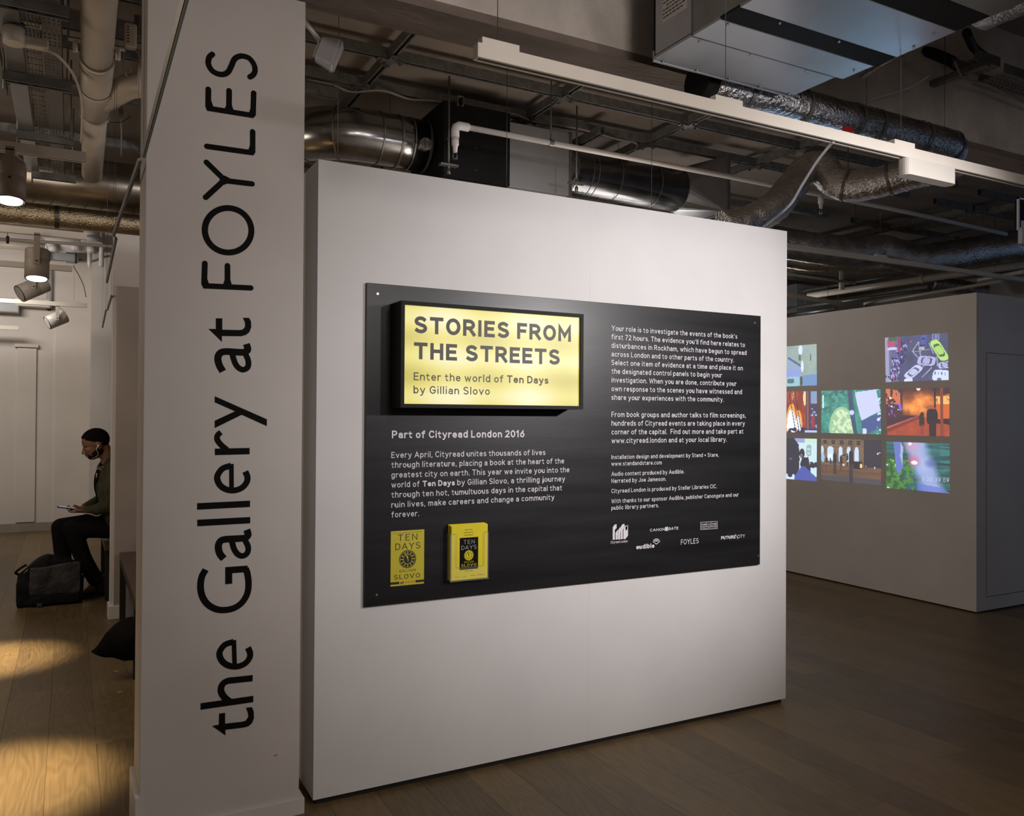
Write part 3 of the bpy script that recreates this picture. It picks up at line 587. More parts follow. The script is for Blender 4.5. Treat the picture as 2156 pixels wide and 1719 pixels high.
# printed book cover stuck on the board
def L7(x, y): return (800+x/8.292, 1080+y/8.292)
PYp = BY-.0018
p0 = at(*L7(190, 328), Y=PYp); p1 = at(*L7(193, 1292), Y=PYp); p2 = at(*L7(774, 292), Y=PYp)
px0, px1, pz0, pz1 = p0.x, p2.x, p1.z, p0.z; pw_, ph_ = px1-px0, pz1-pz0
cov = thing('book_cover_print', 'flat yellow book cover print at bottom left of the black board', 'poster', ((px0+px1)/2, BY-.001, pz0))
MB().box(px0, px1, PYp, BY-.0001, pz0, pz1).build('sheet', YELLOW, cov)
def fit(txt, u0, u1, v0, capv, parent, ox, oz, w, h, Y, m, bold=0, name='text_line', lift=.0004, serif=0, space=1.0):
    if txt in ('GILLIAN', 'SLOVO'): serif = 1; bold = -.004
    vs, fs = font_mesh(txt, bold, space, serif); a, c = vs[:, 0].min(), vs[:, 0].max()
    sx = (u1-u0)*w/(c-a); sz = capv*h/CAPH; b = MB(); x = ox+u0*w; z = oz+v0*h
    b.add([(x+(v[0]-a)*sx, Y-lift-v[2], z+v[1]*sz) for v in vs], fs); return b.build(name, m, parent, fixn=False)
def clock(parent, ux, uz, r, Y, ring, face, lift=.0004):
    b = MB(); n = 40; c = [(ux+r*math.cos(i*2*math.pi/n), uz+r*math.sin(i*2*math.pi/n)) for i in range(n)]
    plate(b, c, Y-lift, Y); b.build('clock_disc', ring, parent, fixn=False)
    b = MB()
    for i in range(12):
        a = i*math.pi/6; d = Vector((math.cos(a), math.sin(a)))
        stroke(b, [(ux+d.x*r*.54, uz+d.y*r*.54), (ux+d.x*r*.84, uz+d.y*r*.84)], r*.09, y0=Y-lift-.0002)
    for rr, w in ((.52, .04), (.9, .035)): stroke(b, [(ux+r*rr*math.cos(i*math.pi/16), uz+r*rr*math.sin(i*math.pi/16)) for i in range(32)], r*w, close=True, y0=Y-lift-.0002)
    stroke(b, [(ux+.02*r, uz-.25*r), (ux-.26*r, uz+.78*r)], r*.06, y0=Y-lift-.0002); stroke(b, [(ux+.03*r, uz-.27*r), (ux-.04*r, uz+.38*r)], r*.13, y0=Y-lift-.0002)
    b.build('clock_marks', face, parent, fixn=False)
A = (cov, px0, pz0, pw_, ph_, PYp)
b = MB(); u = .06
while u < .95:      # a line of print too small to read in the photograph
    w_ = random.uniform(.015, .05)
    if not .57 < u < .60: b.box(px0+u*pw_, px0+(u+w_)*pw_, PYp-.0004, PYp, pz0+.958*ph_, pz0+.964*ph_)
    u += w_+.012
b.build('small_print', INK, cov)['kind'] = 'stuff'
fit('TEN', .21, .79, .816, .118, cov, px0, pz0, pw_, ph_, PYp, INK, -.008, space=1.25)
fit('DAYS', .135, .885, .655, .118, cov, px0, pz0, pw_, ph_, PYp, INK, -.008, space=1.1)
clock(cov, px0+.505*pw_, pz0+.475*ph_, .255*pw_, PYp, INK, YELLOW)
fit('GILLIAN', .26, .75, .245, .045, cov, px0, pz0, pw_, ph_, PYp, INK, -.01, space=1.2)
fit('SLOVO', .11, .88, .12, .082, cov, px0, pz0, pw_, ph_, PYp, INK, -.01, space=1.2)
b = MB(); b.box(px0, px0+.26*pw_, PYp-.0004, PYp, pz0+.032*ph_, pz0+.075*ph_).box(px0+.745*pw_, px1, PYp-.0004, PYp, pz0+.032*ph_, pz0+.075*ph_); b.build('footer_band', INK, cov)
fit('Cityread London', .42, .73, .045, .022, cov, px0, pz0, pw_, ph_, PYp, mat('pink_ink', (.45, .08, .12), .5), .0)
b = MB()
for i in range(3): b.box(px0+(.29+.035*i)*pw_, px0+(.315+.035*i)*pw_, PYp-.0004, PYp, pz0+.03*ph_, pz0+(.065+.006*i)*ph_)
b.build('logo', mat('violet_ink', (.10, .05, .22), .5), cov)

# clear leaflet holder and leaflets
HY = BY-.034
h0 = at(*L7(1250, 240), Y=HY); h1 = at(*L7(1255, 1192), Y=HY); h2 = at(*L7(1882, 203), Y=HY)
lx0, lx1, lz0, lz1 = h0.x, h2.x, h1.z, h0.z; lw, lh = lx1-lx0, lz1-lz0
for i in range(6):
    y = HY+i*.0052; dz = (0, .002, .003, .0035, .004, .0045)[i]; xo = -.0006*i
    lf = thing('leaflet', ('front yellow leaflet in the clear holder, with a printed black cover picture' if i == 0 else 'yellow leaflet in the clear holder behind the front one'), 'leaflet', ((lx0+lx1)/2, y, lz0), 'yellow leaflets in the wall holder')
    MB().box(lx0+xo, lx1+xo, y, y+.0011, lz0, lz1+dz).build('sheet', YELLOW2, lf)
    if i == 0:
        B0, B1 = lx0+.225*lw, lx0+.735*lw; z0, z1 = lz0+.185*lh, lz0+.775*lh
        MB().box(B0, B1, y-.0005, y, z0, z1).build('picture', VINYL, lf); YY = y-.0005; ww, hh = B1-B0, z1-z0
        fit('TEN', .2, .8, .80, .125, lf, B0, z0, ww, hh, YY, LETTER, -.02, space=1.2); fit('DAYS', .09, .9, .63, .125, lf, B0, z0, ww, hh, YY, LETTER, -.02, space=1.1)
        clock(lf, B0+.49*ww, z0+.44*hh, .25*ww, YY, YELLOW2, VINYL)
        fit('GILLIAN', .24, .75, .215, .045, lf, B0, z0, ww, hh, YY, YELLOW2, 0, space=1.15); fit('SLOVO', .09, .9, .095, .085, lf, B0, z0, ww, hh, YY, YELLOW2, .0, space=1.15)
        fit('One City.', .37, .58, .91, .022, lf, lx0, lz0, lw, lh, y, INK, 0); fit('One Month.', .34, .61, .86, .022, lf, lx0, lz0, lw, lh, y, INK, 0); fit('One Book.', .36, .60, .812, .022, lf, lx0, lz0, lw, lh, y, INK, 0)
        fit('APRIL 2016', .37, .59, .145, .02, lf, lx0, lz0, lw, lh, y, INK, -.01)
        fit('Cityread London', .09, .23, .055, .013, lf, lx0, lz0, lw, lh, y, INK, -.01); fit('audible', .32, .40, .058, .016, lf, lx0, lz0, lw, lh, y, INK, -.01)
        for u0, u1 in ((.52, .66), (.72, .92)): MB().box(lx0+u0*lw, lx0+u1*lw, y-.0003, y, lz0+.063*lh, lz0+.069*lh).build('small_print', INK, lf)
hold = thing('leaflet_holder', 'clear acrylic leaflet holder fixed low on the black board', 'leaflet holder', ((lx0+lx1)/2, BY-.02, lz0-.004))
hz = lz0-.003; g = .0022; hx0, hx1 = lx0-.006, lx1+.003; fy = HY-.003
MB().box(hx0, hx1, BY-.0035, BY-.001, hz, lz0+.86*lh).build('back_plate', ACR, hold)
MB().box(hx0, hx0+.0018, fy, BY-.0035, hz, lz0+.86*lh).box(hx1-.0018, hx1, fy, BY-.0035, hz, lz0+.86*lh).build('side_plate', ACR, hold)
MB().box(hx0, hx1, fy, BY-.0035, hz-.002, hz).build('base_plate', ACR, hold)
u1, u2 = lx0+.12*lw, lx0+.885*lw; zt, zm = lz0+.86*lh, lz0+.235*lh
MB().box(hx0, hx1, fy-g, fy, hz, zm).box(hx0, u1, fy-g, fy, zm, zt).box(u2, hx1, fy-g, fy, zm, zt).build('front_plate', ACR, hold)
b = MB(); stroke(b, [(hx0, zt), (u1-.004, zt), (u1, zt-.004), (u1, zm+.004), (u1+.004, zm), (u2-.004, zm), (u2, zm+.004), (u2, zt-.004), (u2+.004, zt), (hx1, zt)], .0009, y0=fy-g-.0002)
b.build('front_edge', mat('acrylic_edge', (.22, .20, .04), .2), hold, fixn=False)
b = MB(); stroke(b, [(hx0, zt), (hx0, hz), (hx1, hz)], .0012, y0=fy-g-.0002); b.build('lower_edge', mat('acrylic_edge_light', (.5, .5, .46), .2), hold, fixn=False)

# ------------------------------------------------------------------ projection room (right)
QX, QY, QZ = 5.99, 3.80, 2.41
pr = thing('projection_wall', 'grey free-standing wall box with projected pictures, at right', 'display wall', (7.5, 5.4, 0))
MB().box(QX, QX+.02, QY, 7.6, .012, QZ, .001).build('panel', GREYWALL, pr)
MB().box(QX+.0202, 10.5, QY, QY+.02, .012, QZ, .001).build('panel', GREYWALL, pr)
MB().box(QX+.03, 10.4, QY+.03, 7.5, QZ-.03, QZ-.02).build('top_panel', GREYWALL, pr)
MB().box(QX+.02, 10.4, QY+.0205, 7.55, 0, .0118).build('plinth', RUBBER, pr)
dd = MB().box(6.118, 7.05, QY-.004, QY-.0002, .118, 1.955, .001).build('door', GREYWALL, pr)
gb = MB(); stroke(gb, [(6.112, .112), (6.112, 1.961), (7.056, 1.961), (7.056, .112), (6.112, .112)], .005, y0=QY-.0008); gb.build('door_gap', SHG, pr, fixn=False)

def canvas(w=110, h=80): return np.zeros((h, w, 3)), np.meshgrid((np.arange(w)+.5)/w, (np.arange(h)+.5)/h)
def nz(X, Y, sx, sy, seed):
    r = np.random.default_rng(seed); out = 0; amp = 1
    for o in range(3):
        g = r.random((int(sy*2**o)+2, int(sx*2**o)+2)); x = X*sx*2**o; y = Y*sy*2**o; i = x.astype(int); j = y.astype(int); fx = x-i; fy = y-j
        out = out+amp*(g[j, i]*(1-fx)*(1-fy)+g[j, i+1]*fx*(1-fy)+g[j+1, i]*(1-fx)*fy+g[j+1, i+1]*fx*fy); amp *= .5
    return out/1.75
def ell(X, Y, cx, cy, rx, ry, a=0):
    a = math.radians(a); dx, dy = X-cx, (Y-cy); u = dx*math.cos(a)+dy*math.sin(a); v = -dx*math.sin(a)+dy*math.cos(a); return (u/rx)**2+(v/ry)**2 < 1
def rct(X, Y, cx, cy, rx, ry, a=0):
    a = math.radians(a); dx, dy = X-cx, (Y-cy); u = dx*math.cos(a)+dy*math.sin(a); v = -dx*math.sin(a)+dy*math.cos(a); return (abs(u/rx)**4+abs(v/ry)**4) < 1
def poly(X, Y, pts):
    ins = np.zeros(X.shape, bool); n = len(pts)
    for i in range(n):
        x1, y1 = pts[i]; x2, y2 = pts[(i+1) % n]
        c = ((y1 > Y) != (y2 > Y)) & (X < (x2-x1)*(Y-y1)/((y2-y1) or 1e-9)+x1); ins ^= c
    return ins
def mix(I, mk, col, a=1.0):
    m_ = (mk*a)[..., None] if mk.dtype != bool else mk.astype(float)[..., None]*a; I[:] = I*(1-m_)+np.array(col)*m_
def s2l(c): c = np.clip(c, 0, 1); return c**2.2
def pic_cars():
    I, (X, Y) = canvas(); n = nz(X, Y, 12, 9, 1); I[:] = np.array([.26, .27, .38]); I *= (.8+.4*n)[..., None]
    mix(I, X < .22, (.40, .38, .48)); mix(I, (X < .06), (.62, .60, .70)); mix(I, rct(X, Y, .1, .13, .06, .12), (.70, .28, .38)); mix(I, rct(X, Y, .12, .26, .08, .03), (.8, .8, .9)); mix(I, (X > .06) & (X < .2) & (Y < .09), (.22, .35, .25))
    mix(I, rct(X, Y, .235, .18, .025, .17), (.55, .2, .3))
    for a, b, c, d in ((.45, .35, .55, .15), (.45, .35, .58, .36), (.55, .15, .58, .45), (.56, .33, .72, .33), (.72, .2, .78, .42), (.45, .35, .57, .53), (.83, .5, .84, .7), (.57, .74, .68, .62), (.6, .92, .75, .72)):
        t = np.clip(((X-a)*(c-a)+(Y-b)*(d-b))/((c-a)**2+(d-b)**2), 0, 1); mix(I, np.hypot(X-a-t*(c-a), Y-b-t*(d-b)) < .009, (.62, .62, .66))
    r = np.random.default_rng(3)
    for k in range(150):
        t = r.random(); cx = .33-.25*t+r.normal()*.045; cy = .12+.86*t; c = r.choice([0, 1, 2, 3], p=[.45, .25, .2, .1]); mix(I, ell(X, Y, cx, cy, .012, .028), [(.10, .10, .22), (.65, .68, .85), (.25, .25, .62), (.7, .35, .5)][c])
    def car(cx, cy, rx, ry, a, c): mix(I, rct(X, Y, cx, cy, rx, ry, a), c); mix(I, rct(X, Y, cx, cy, rx*.62, ry*.72, a), tuple(np.array(c)*.42)); mix(I, rct(X, Y, cx, cy, rx*.40, ry*.66, a), tuple(np.array(c)*.95))
    car(.62, .16, .15, .055, -82, (.30, .34, .62)); mix(I, rct(X, Y, .60, .29, .045, .03, 8), (.75, .68, .55)); car(.82, .06, .055, .09, 0, (.50, .52, .68)); car(.87, .36, .24, .075, 68, (.72, .90, .42)); car(.67, .57, .14, .10, 12, (.72, .70, .85)); car(.46, .80, .17, .08, -48, (.80, .80, .93)); car(.95, .68, .10, .07, -8, (.72, .72, .88))
    mix(I, rct(X, Y, .89, .90, .13, .12, 8), (.85, .88, .98)); mix(I, rct(X, Y, .86, .98, .03, .03), (.35, .38, .5)); mix(I, rct(X, Y, .38, .98, .07, .04), (.85, .88, .95))
    for k in range(4): mix(I, rct(X, Y, .80+.05*k, .84+.01*k, .008, .03), (.3, .32, .45))
    return I
def pic_fire():
    I, (X, Y) = canvas(); n = nz(X, Y, 7, 5, 4); n2 = nz(X, Y, 22, 16, 5)
    I[:] = np.array([.22, .10, .10]); g = np.clip(1.25-np.hypot((X-.55)/.42, (Y-.36)/.32), 0, 1)*np.clip(n*1.8-.1, 0, 1.3); mix(I, np.clip(g, 0, 1), (.98, .42, .08)); mix(I, np.clip(g*g*1.1*n2*1.5, 0, 1), (1, .66, .28))
    mix(I, (Y > .62)&(X > 0), (.66, .24, .11)); I[Y > .62] *= (.85+.3*n2[Y > .62])[:, None]
    mix(I, poly(X, Y, [(0, .85), (.55, .58), (.55, .64), (0, .95)]), (.48, .17, .10)); mix(I, poly(X, Y, [(0, .62), (.35, .57), (.5, .58), (0, .82)]), (.22, .10, .14)); mix(I, poly(X, Y, [(0, .84), (.5, .60), (.5, .605), (0, .86)]), (.85, .45, .3))
    mix(I, poly(X, Y, [(0, 0), (.28, 0), (.27, .6), (0, .66)]), (.26, .13, .15)); mix(I, (X < .24) & (Y < .33) & (n2 > .5), (.85, .42, .22)); mix(I, (X < .26) & (Y > .33) & (Y < .6) & (n2 > .62), (.55, .35, .75))
    for cx, cy, r_ in ((.07, .2, .02), (.09, .38, .015), (.53, .01, .03), (.2, .45, .012)): mix(I, ell(X, Y, cx, cy, r_, r_*1.3), (1, .9, .8))
    mix(I, poly(X, Y, [(.78, .22), (1, .12), (1, .66), (.80, .66)]), (.85, .36, .10)); mix(I, (X > .80) & (Y > .18) & (Y < .34) & (n2 > .42), (1, .74, .35)); mix(I, poly(X, Y, [(.8, .66), (1, .63), (1, .76), (.8, .74)]), (.14, .07, .07)); mix(I, (X > .77) & (X < .80) & (Y < .7), (.10, .06, .07))
    mix(I, (X > .865) & (X < .905), (.50, .22, .10))
    mix(I, ell(X, Y, .585, .56, .03, .06), (.20, .09, .08)); mix(I, rct(X, Y, .575, .68, .04, .13), (.20, .09, .08)); mix(I, (X > .56) & (X < .60) & (Y > .78) & (Y < .98), (.55, .2, .1))
    mix(I, ell(X, Y, .745, .44, .05, .06), (.68, .28, .16)); mix(I, rct(X, Y, .74, .60, .085, .16), (.10, .06, .09)); mix(I, (X > .69) & (X < .80) & (Y > .7), (.14, .07, .08)); mix(I, (X > .742) & (X < .748) & (Y > .85), (.5, .2, .1))
    return I
def pic_smoke():
    I, (X, Y) = canvas(); n = nz(X, Y, 5, 4, 8); n2 = nz(X, Y, 3, 26, 9); n3 = nz(X, Y, 20, 16, 10)
    I[:] = np.array([.12, .33, .30]); I *= (.35+1.3*n2)[..., None]; mix(I, (X < .3) & (Y > .3), (.12, .32, .14)); mix(I, (Y > .38) & (n3 > .5) & (X < .45), (.26, .50, .14)); mix(I, (X < .2) & (n3 > .75), (.85, .95, .95))
    mix(I, poly(X, Y, [(.12, 0), (.24, 0), (.28, .5), (.22, .72), (.17, .6)]), (.38, .45, .72)); mix(I, poly(X, Y, [(.24, 0), (.28, .1), (.27, .5), (.23, .3)]), (.66, .70, .80))
    band = np.clip(1-abs(X-(.47+.28*Y))/(.21+.02*Y), 0, 1)*np.clip(.6+n, 0, 1.2); mix(I, np.clip(band*1.7, 0, 1), (.56, .62, .80)); mix(I, np.clip(band*n*1.3, 0, .8), (.70, .74, .85)); mix(I, np.clip(1-np.hypot((X-.45)/.13, (Y-.38)/.16), 0, 1), (.92, .40, .50)); mix(I, np.clip(1-np.hypot((X-.42)/.16, (Y-.08)/.2), 0, .6), (.85, .6, .7))
    mix(I, ell(X, Y, .46, .42, .05, .04), (1, .95, .95)); mix(I, ell(X, Y, .39, .03, .03, .03), (1, .95, .95)); mix(I, np.clip(1-np.hypot((X-.72)/.12, (Y-.42)/.12), 0, .7), (.32, .38, .66)); mix(I, (X > .85) & (X-.85 > (Y-.75)*.3) & (Y < .7) & (n2 > .52), (.16, .45, .40))
    mix(I, poly(X, Y, [(.86, .9), (1, 1), (.5, 1), (.52, .85)]), (.36, .42, .78), .7)
    return I
def pic_field():
    I, (X, Y) = canvas(); n = nz(X, Y, 9, 7, 12); n3 = nz(X, Y, 26, 20, 13); I[:] = np.array([.20, .56, .46]); I *= (.55+.7*n)[..., None]
    mix(I, (n3 > .58) & (X < .45), (.42, .75, .66), .5); mix(I, ell(X, Y, .36, .90, .22, .52) & (n3 > .2), (.62, .78, .55)); mix(I, ell(X, Y, .36, .90, .18, .46) & (n3 > .5), (.85, .94, .70))
    mix(I, poly(X, Y, [(.46, 0), (.54, 0), (.57, .45), (.62, 1), (.56, 1), (.49, .5)]), (.20, .27, .34)); mix(I, ell(X, Y, .53, .52, .04, .06), (.80, .84, .96)); mix(I, ell(X, Y, .56, .62, .025, .06), (.25, .3, .5))
    mix(I, poly(X, Y, [(.58, .05), (.93, 0), (1, .48), (.69, .70), (.62, .32)]), (.82, .83, .98)); mix(I, poly(X, Y, [(.69, .72), (1, .5), (1, .85), (.78, 1), (.70, .98)]), (.24, .32, .50)); mix(I, rct(X, Y, .74, .94, .035, .06), (.85, .88, 1)); mix(I, (X > .94) & (n3 > .62), (.8, .9, .95)); mix(I, poly(X, Y, [(.58, 0), (.62, 0), (.58, .1)]), (.3, .7, .5)); mix(I, rct(X, Y, .03, .3, .015, .2) & (n3 > .45), (.8, .95, .95))
    return I
def pic_night():
    I, (X, Y) = canvas(); n = nz(X, Y, 20, 26, 15); I[:] = np.array([.18, .16, .17]); mix(I, (X < .73) & (Y < .62), (.45, .34, .22)); I[(X < .73) & (Y < .62)] *= (.7+.6*n[(X < .73) & (Y < .62)])[:, None]
    mix(I, (Y > .03) & (Y < .12) & (np.abs((X*7) % 1-.5) < .22) & (X < .73), (.22, .18, .18))
    for cx, w in ((0, .05), (.165, .055), (.34, .032), (.48, .032), (.61, .033)): mix(I, (ell(X, Y, cx, .26, w, .09)) | ((abs(X-cx) < w) & (Y > .26) & (Y < .52)), (.80, .88, .92))
    mix(I, (X > .73) & (Y < .66), (.17, .15, .17)); mix(I, (Y > .62) & (Y < .88), (.40, .27, .16)); I[(Y > .62) & (Y < .88)] *= (.7+.6*nz(X, Y, 3, 20, 3)[(Y > .62) & (Y < .88)])[:, None]; mix(I, Y > .88, (.27, .25, .23))
    mix(I, (X > .55) & (X < .7) & (Y > .5) & (Y < .68), (.10, .09, .11)); mix(I, ell(X, Y, .68, .60, .02, .05), (.98, .85, .5)); mix(I, ell(X, Y, .17, .42, .06, .07), (.92, .96, 1)); mix(I, ell(X, Y, .03, .45, .03, .12), (.6, .75, .85))
    for cx, cy, r_ in ((.76, .6, .008), (.9, .62, .01), (.95, .3, .012), (.39, .6, .015), (.98, .28, .008)): mix(I, ell(X, Y, cx, cy, r_, r_*1.8), (.85, .9, .9))
    for cx, y0, y1, w in ((.24, .33, .84, .03), (.35, .38, .74, .022), (.10, .42, .68, .016), (.165, .45, .68, .014), (.52, .28, 1.0, .036), (.455, .32, .62, .014)):
        mix(I, ell(X, Y, cx, y0+.03, w*.5, .035), (.10, .10, .13)); mix(I, rct(X, Y, cx, (y0+.05+(y1-y0)*.25+y0)/2+.04, w, (y1-y0)*.24), (.12, .11, .14)); mix(I, (abs(X-cx-w*.4) < w*.32) & (Y > y0+.2) & (Y < y1), (.12, .11, .13)); mix(I, (abs(X-cx+w*.4) < w*.32) & (Y > y0+.2) & (Y < y1), (.12, .11, .13))
    mix(I, rct(X, Y, .38, .38, .05, .013, -25), (.12, .11, .14)); mix(I, (X > .525) & (X < .535) & (Y < .3), (.15, .13, .13))
    return I
# the left column is half hidden: its visible half is x .5 .. 1
def pic_road():
    I, (X, Y) = canvas(); n = nz(X, Y, 10, 8, 20); I[:] = np.array([.60, .67, .60]); I *= (.9+.2*n)[..., None]; mix(I, (Y > .82-.1*X) & (X > .75), (.42, .56, .72)); mix(I, poly(X, Y, [(.5, .2), (.6, .3), (.76, .5), (.74, .62), (.5, .6)]), (.55, .64, .72)); mix(I, poly(X, Y, [(.52, .26), (.76, .50), (.75, .55), (.5, .3)]), (.28, .36, .42))
    mix(I, poly(X, Y, [(.4, .55), (.74, .6), (.72, .78), (.4, .78)]), (.55, .60, .82)); mix(I, rct(X, Y, .6, .88, .12, .12), (.58, .76, .78)); mix(I, rct(X, Y, .56, .87, .06, .06), (.25, .42, .40)); mix(I, ell(X, Y, .73, .12, .035, .12), (.85, .92, 1)); mix(I, rct(X, Y, .72, .30, .02, .08), (.35, .38, .30)); mix(I, ell(X, Y, .76, .52, .022, .14), (.88, .93, .98)); mix(I, rct(X, Y, .74, .88, .02, .12), (.25, .28, .22)); mix(I, ell(X, Y, .90, .32, .012, .09), (.30, .38, .32)); mix(I, ell(X, Y, .905, .47, .006, .03), (.75, .5, .3))
    return I
def pic_blaze():
    I, (X, Y) = canvas(); n = nz(X, Y, 10, 6, 21); n2 = nz(X, Y, 22, 12, 22); I[:] = np.array([.60, .18, .05]); I *= (.5+.9*n)[..., None]; mix(I, ell(X, Y, .58, .10, .12, .2) , (.62, .26, .22), .6)
    mix(I, (ell(X, Y, .58, .8, .10, .5) | ell(X, Y, .69, .8, .07, .35)), (1, .62, .18)); mix(I, (ell(X, Y, .57, .85, .075, .42) | ell(X, Y, .69, .88, .05, .28)), (.98, .98, 1)); mix(I, ell(X, Y, .80, .15, .025, .2), (1, .85, .55)); mix(I, ell(X, Y, .60, .1, .02, .1), (1, .6, .2))
    for x0 in (.60, .66, .70): mix(I, abs(X-x0-(Y-.6)*.12) < .006, (.12, .06, .08))
    mix(I, (X > .82), (.24, .18, .26)); mix(I, (X > .84) & (X < .86), (.60, .3, .2)); mix(I, (X > .9) & (Y < .3), (.5, .6, .72)); mix(I, (X > .9) & (Y > .2) & (n2 > .6), (.62, .66, .78)); mix(I, (X > .91) & (X < .96) & (Y > .6) & (Y < .9), (.62, .15, .2)); mix(I, (Y > .9) & (n2 > .5), (.15, .1, .25)); mix(I, (Y > .95) & (X > .8), (.7, .8, .95)); mix(I, ell(X, Y, .63, .93, .035, .05), (.15, .1, .15)); mix(I, ell(X, Y, .77, .93, .03, .06), (.15, .1, .15))
    return I
def pic_face():
    I, (X, Y) = canvas(); n = nz(X, Y, 10, 8, 25); I[:] = np.array([.82, .92, .90]); mix(I, Y < .1, (.60, .62, .80)); mix(I, (X > .8) & (Y < .1), (.80, .92, .78)); mix(I, rct(X, Y, .87, .28, .04, .13), (.45, .62, .58)); mix(I, (abs((Y*30) % 1-.5) < .2) & rct(X, Y, .87, .28, .03, .11), (.85, .92, .9))
    mix(I, poly(X, Y, [(.4, 0), (.62, 0), (.70, .15), (.715, .5), (.70, .85), (.60, .95), (.4, .9)]), (.11, .12, .15)); mix(I, ell(X, Y, .56, .5, .03, .03), (.3, .32, .35)); mix(I, ell(X, Y, .755, .36, .045, .12), (.13, .13, .16)); mix(I, ell(X, Y, .745, .42, .02, .06), (.45, .38, .4)); mix(I, poly(X, Y, [(.72, .62), (.76, .46), (.86, .44), (.9, .7), (.9, .8), (.76, .78)]), (.12, .12, .16)); mix(I, (X > .89) & (Y > .55) & (n > .4), (.14, .14, .18)); mix(I, poly(X, Y, [(.62, .95), (.74, .68), (.80, .66), (1, .92), (1, 1), (.62, 1)]), (.28, .32, .62)); mix(I, (X < .63) & (Y > .88), (.85, .9, .95)); mix(I, ell(X, Y, .55, .9, .04, .05), (.14, .14, .16))
    return I
def picture(name, label, corners, img, yflip=True):
    """flat picture thrown on the wall face; corners = TL TR BR BL as photo pixels on the plane X=QX"""
    P = [at(1640+x/4.776, 690+y/4.776, X=QX-.0012) for x, y in corners]; h, w, _ = img.shape
    vs = []
    for j in range(h+1):
        for i in range(w+1):
            u, v = i/w, j/h; p = (P[0]*(1-u)+P[1]*u)*(1-v)+(P[3]*(1-u)+P[2]*u)*v; vs.append(p[:])
    o0 = (P[2]+P[3])/2; me = bpy.data.meshes.new(name)
    fs = [(j*(w+1)+i, j*(w+1)+i+1, (j+1)*(w+1)+i+1, (j+1)*(w+1)+i) for j in range(h) for i in range(w)]
    me.from_pydata([tuple(Vector(v)-o0) for v in vs], [], fs); me.update()
    c = me.color_attributes.new('Col', 'FLOAT_COLOR', 'CORNER'); L = s2l(img*.92+np.array([.03, .05, .10])).reshape(-1, 3); L = np.repeat(L, 4, axis=0); c.data.foreach_set('color', np.hstack([L, np.ones((len(L), 1))]).ravel())
    me.materials.append(PROJ); o = bpy.data.objects.new(name, me); C.objects.link(o); o.location = o0
    return tag(o, label, 'projected picture', 'projected pictures on the grey wall box')
picture('projected_picture', 'projected picture of a crowd and white cars seen from above', [(1066, 103), (1697, 52), (1706, 527), (1074, 549)], pic_cars())
picture('projected_picture', 'projected picture of an orange street fire with dark figures', [(1075, 618), (1712, 605), (1715, 1095), (1088, 1080)], pic_fire())
sm_ = picture('projected_picture', 'projected picture of blue smoke over green ground with a time code', [(1080, 1147), (1717, 1170), (1719, 1670), (1080, 1612)], pic_smoke())
picture('projected_picture', 'projected picture of green grass, a pale tree and a white roof', [(427, 638), (1021, 621), (1026, 1074), (427, 1058)], pic_field())
picture('projected_picture', 'dim projected picture of figures before a lit arcade at night', [(425, 1118), (1026, 1135), (1028, 1590), (425, 1530)], pic_night())
picture('projected_picture', 'projected picture of a pale road, cut off by the white wall edge', [(-190, 215), (378, 165), (381, 581), (-190, 604)], pic_road())
picture('projected_picture', 'projected picture of tall orange flames beside the white wall edge', [(-190, 650), (381, 641), (381, 1056), (-190, 1050)], pic_blaze())
picture('projected_picture', 'projected picture of a dark head and blue collar, lowest in the cut-off column', [(-190, 1105), (381, 1120), (378, 1547), (-190, 1500)], pic_face())
def side_text(txt, c0, c1, cap, m, parent):
    a = at(1640+c0[0]/4.776, 690+c0[1]/4.776, X=QX-.002); c = at(1640+c1[0]/4.776, 690+c1[1]/4.776, X=QX-.002); vs, fs = font_mesh(txt, -.01, 1.3)
    w = vs[:, 0].max(); b = MB(); h = cap/4.776/1735*prj(a)[2]
    b.add([(QX-.002, a.y+(c.y-a.y)*v[0]/w, a.z+(c.z-a.z)*v[0]/w+v[1]*h/10) for v in vs], fs); return b.build('time_code', m, parent, fixn=False)
side_text('0 20 39 09', (1440, 1542), (1708, 1560), 40, mat('time_code_light', (.5, .55, .6), .6, emit=(.7, .8, .9), es=.75), sm_)

# ------------------------------------------------------------------ ceiling grid of steel struts
def strut(axis, a, b_, c, z=3.6, w=.042, h=.062, parent=None):
    """open-bottomed channel along x or y, centred at c"""
    t = .003; prof = [(-w/2, 0), (-w/2, h), (w/2, h), (w/2, 0), (w/2-.011, 0), (w/2-.011, .006), (w/2-t, .006), (w/2-t, h-t), (-w/2+t, h-t), (-w/2+t, .006), (-w/2+.011, .006), (-w/2+.011, 0)]
    fn = (lambda u, v, q: (q, c+u, z+v)) if axis == 'x' else (lambda u, v, q: (c+u, q, z+v))
    return MB().prism(prof, fn, a, b_).build('strut', STEEL, parent or ceil_)
GX = [.53, 1.68, 2.90, 3.98, 5.12]; GY = [4.71, 5.2, 6.27, 7.35]
for i, gx in enumerate(GX):
    strut('y', 3.2, 4.69 if i < 5 else 4.7, gx, 3.602); strut('y', 4.732, 5.18, gx, 3.602); strut('y', 5.222, 6.25, gx, 3.602); strut('y', 6.292, 9.5, gx, 3.602)
ends = [-3.0]+[g_-.022 for g_ in GX]
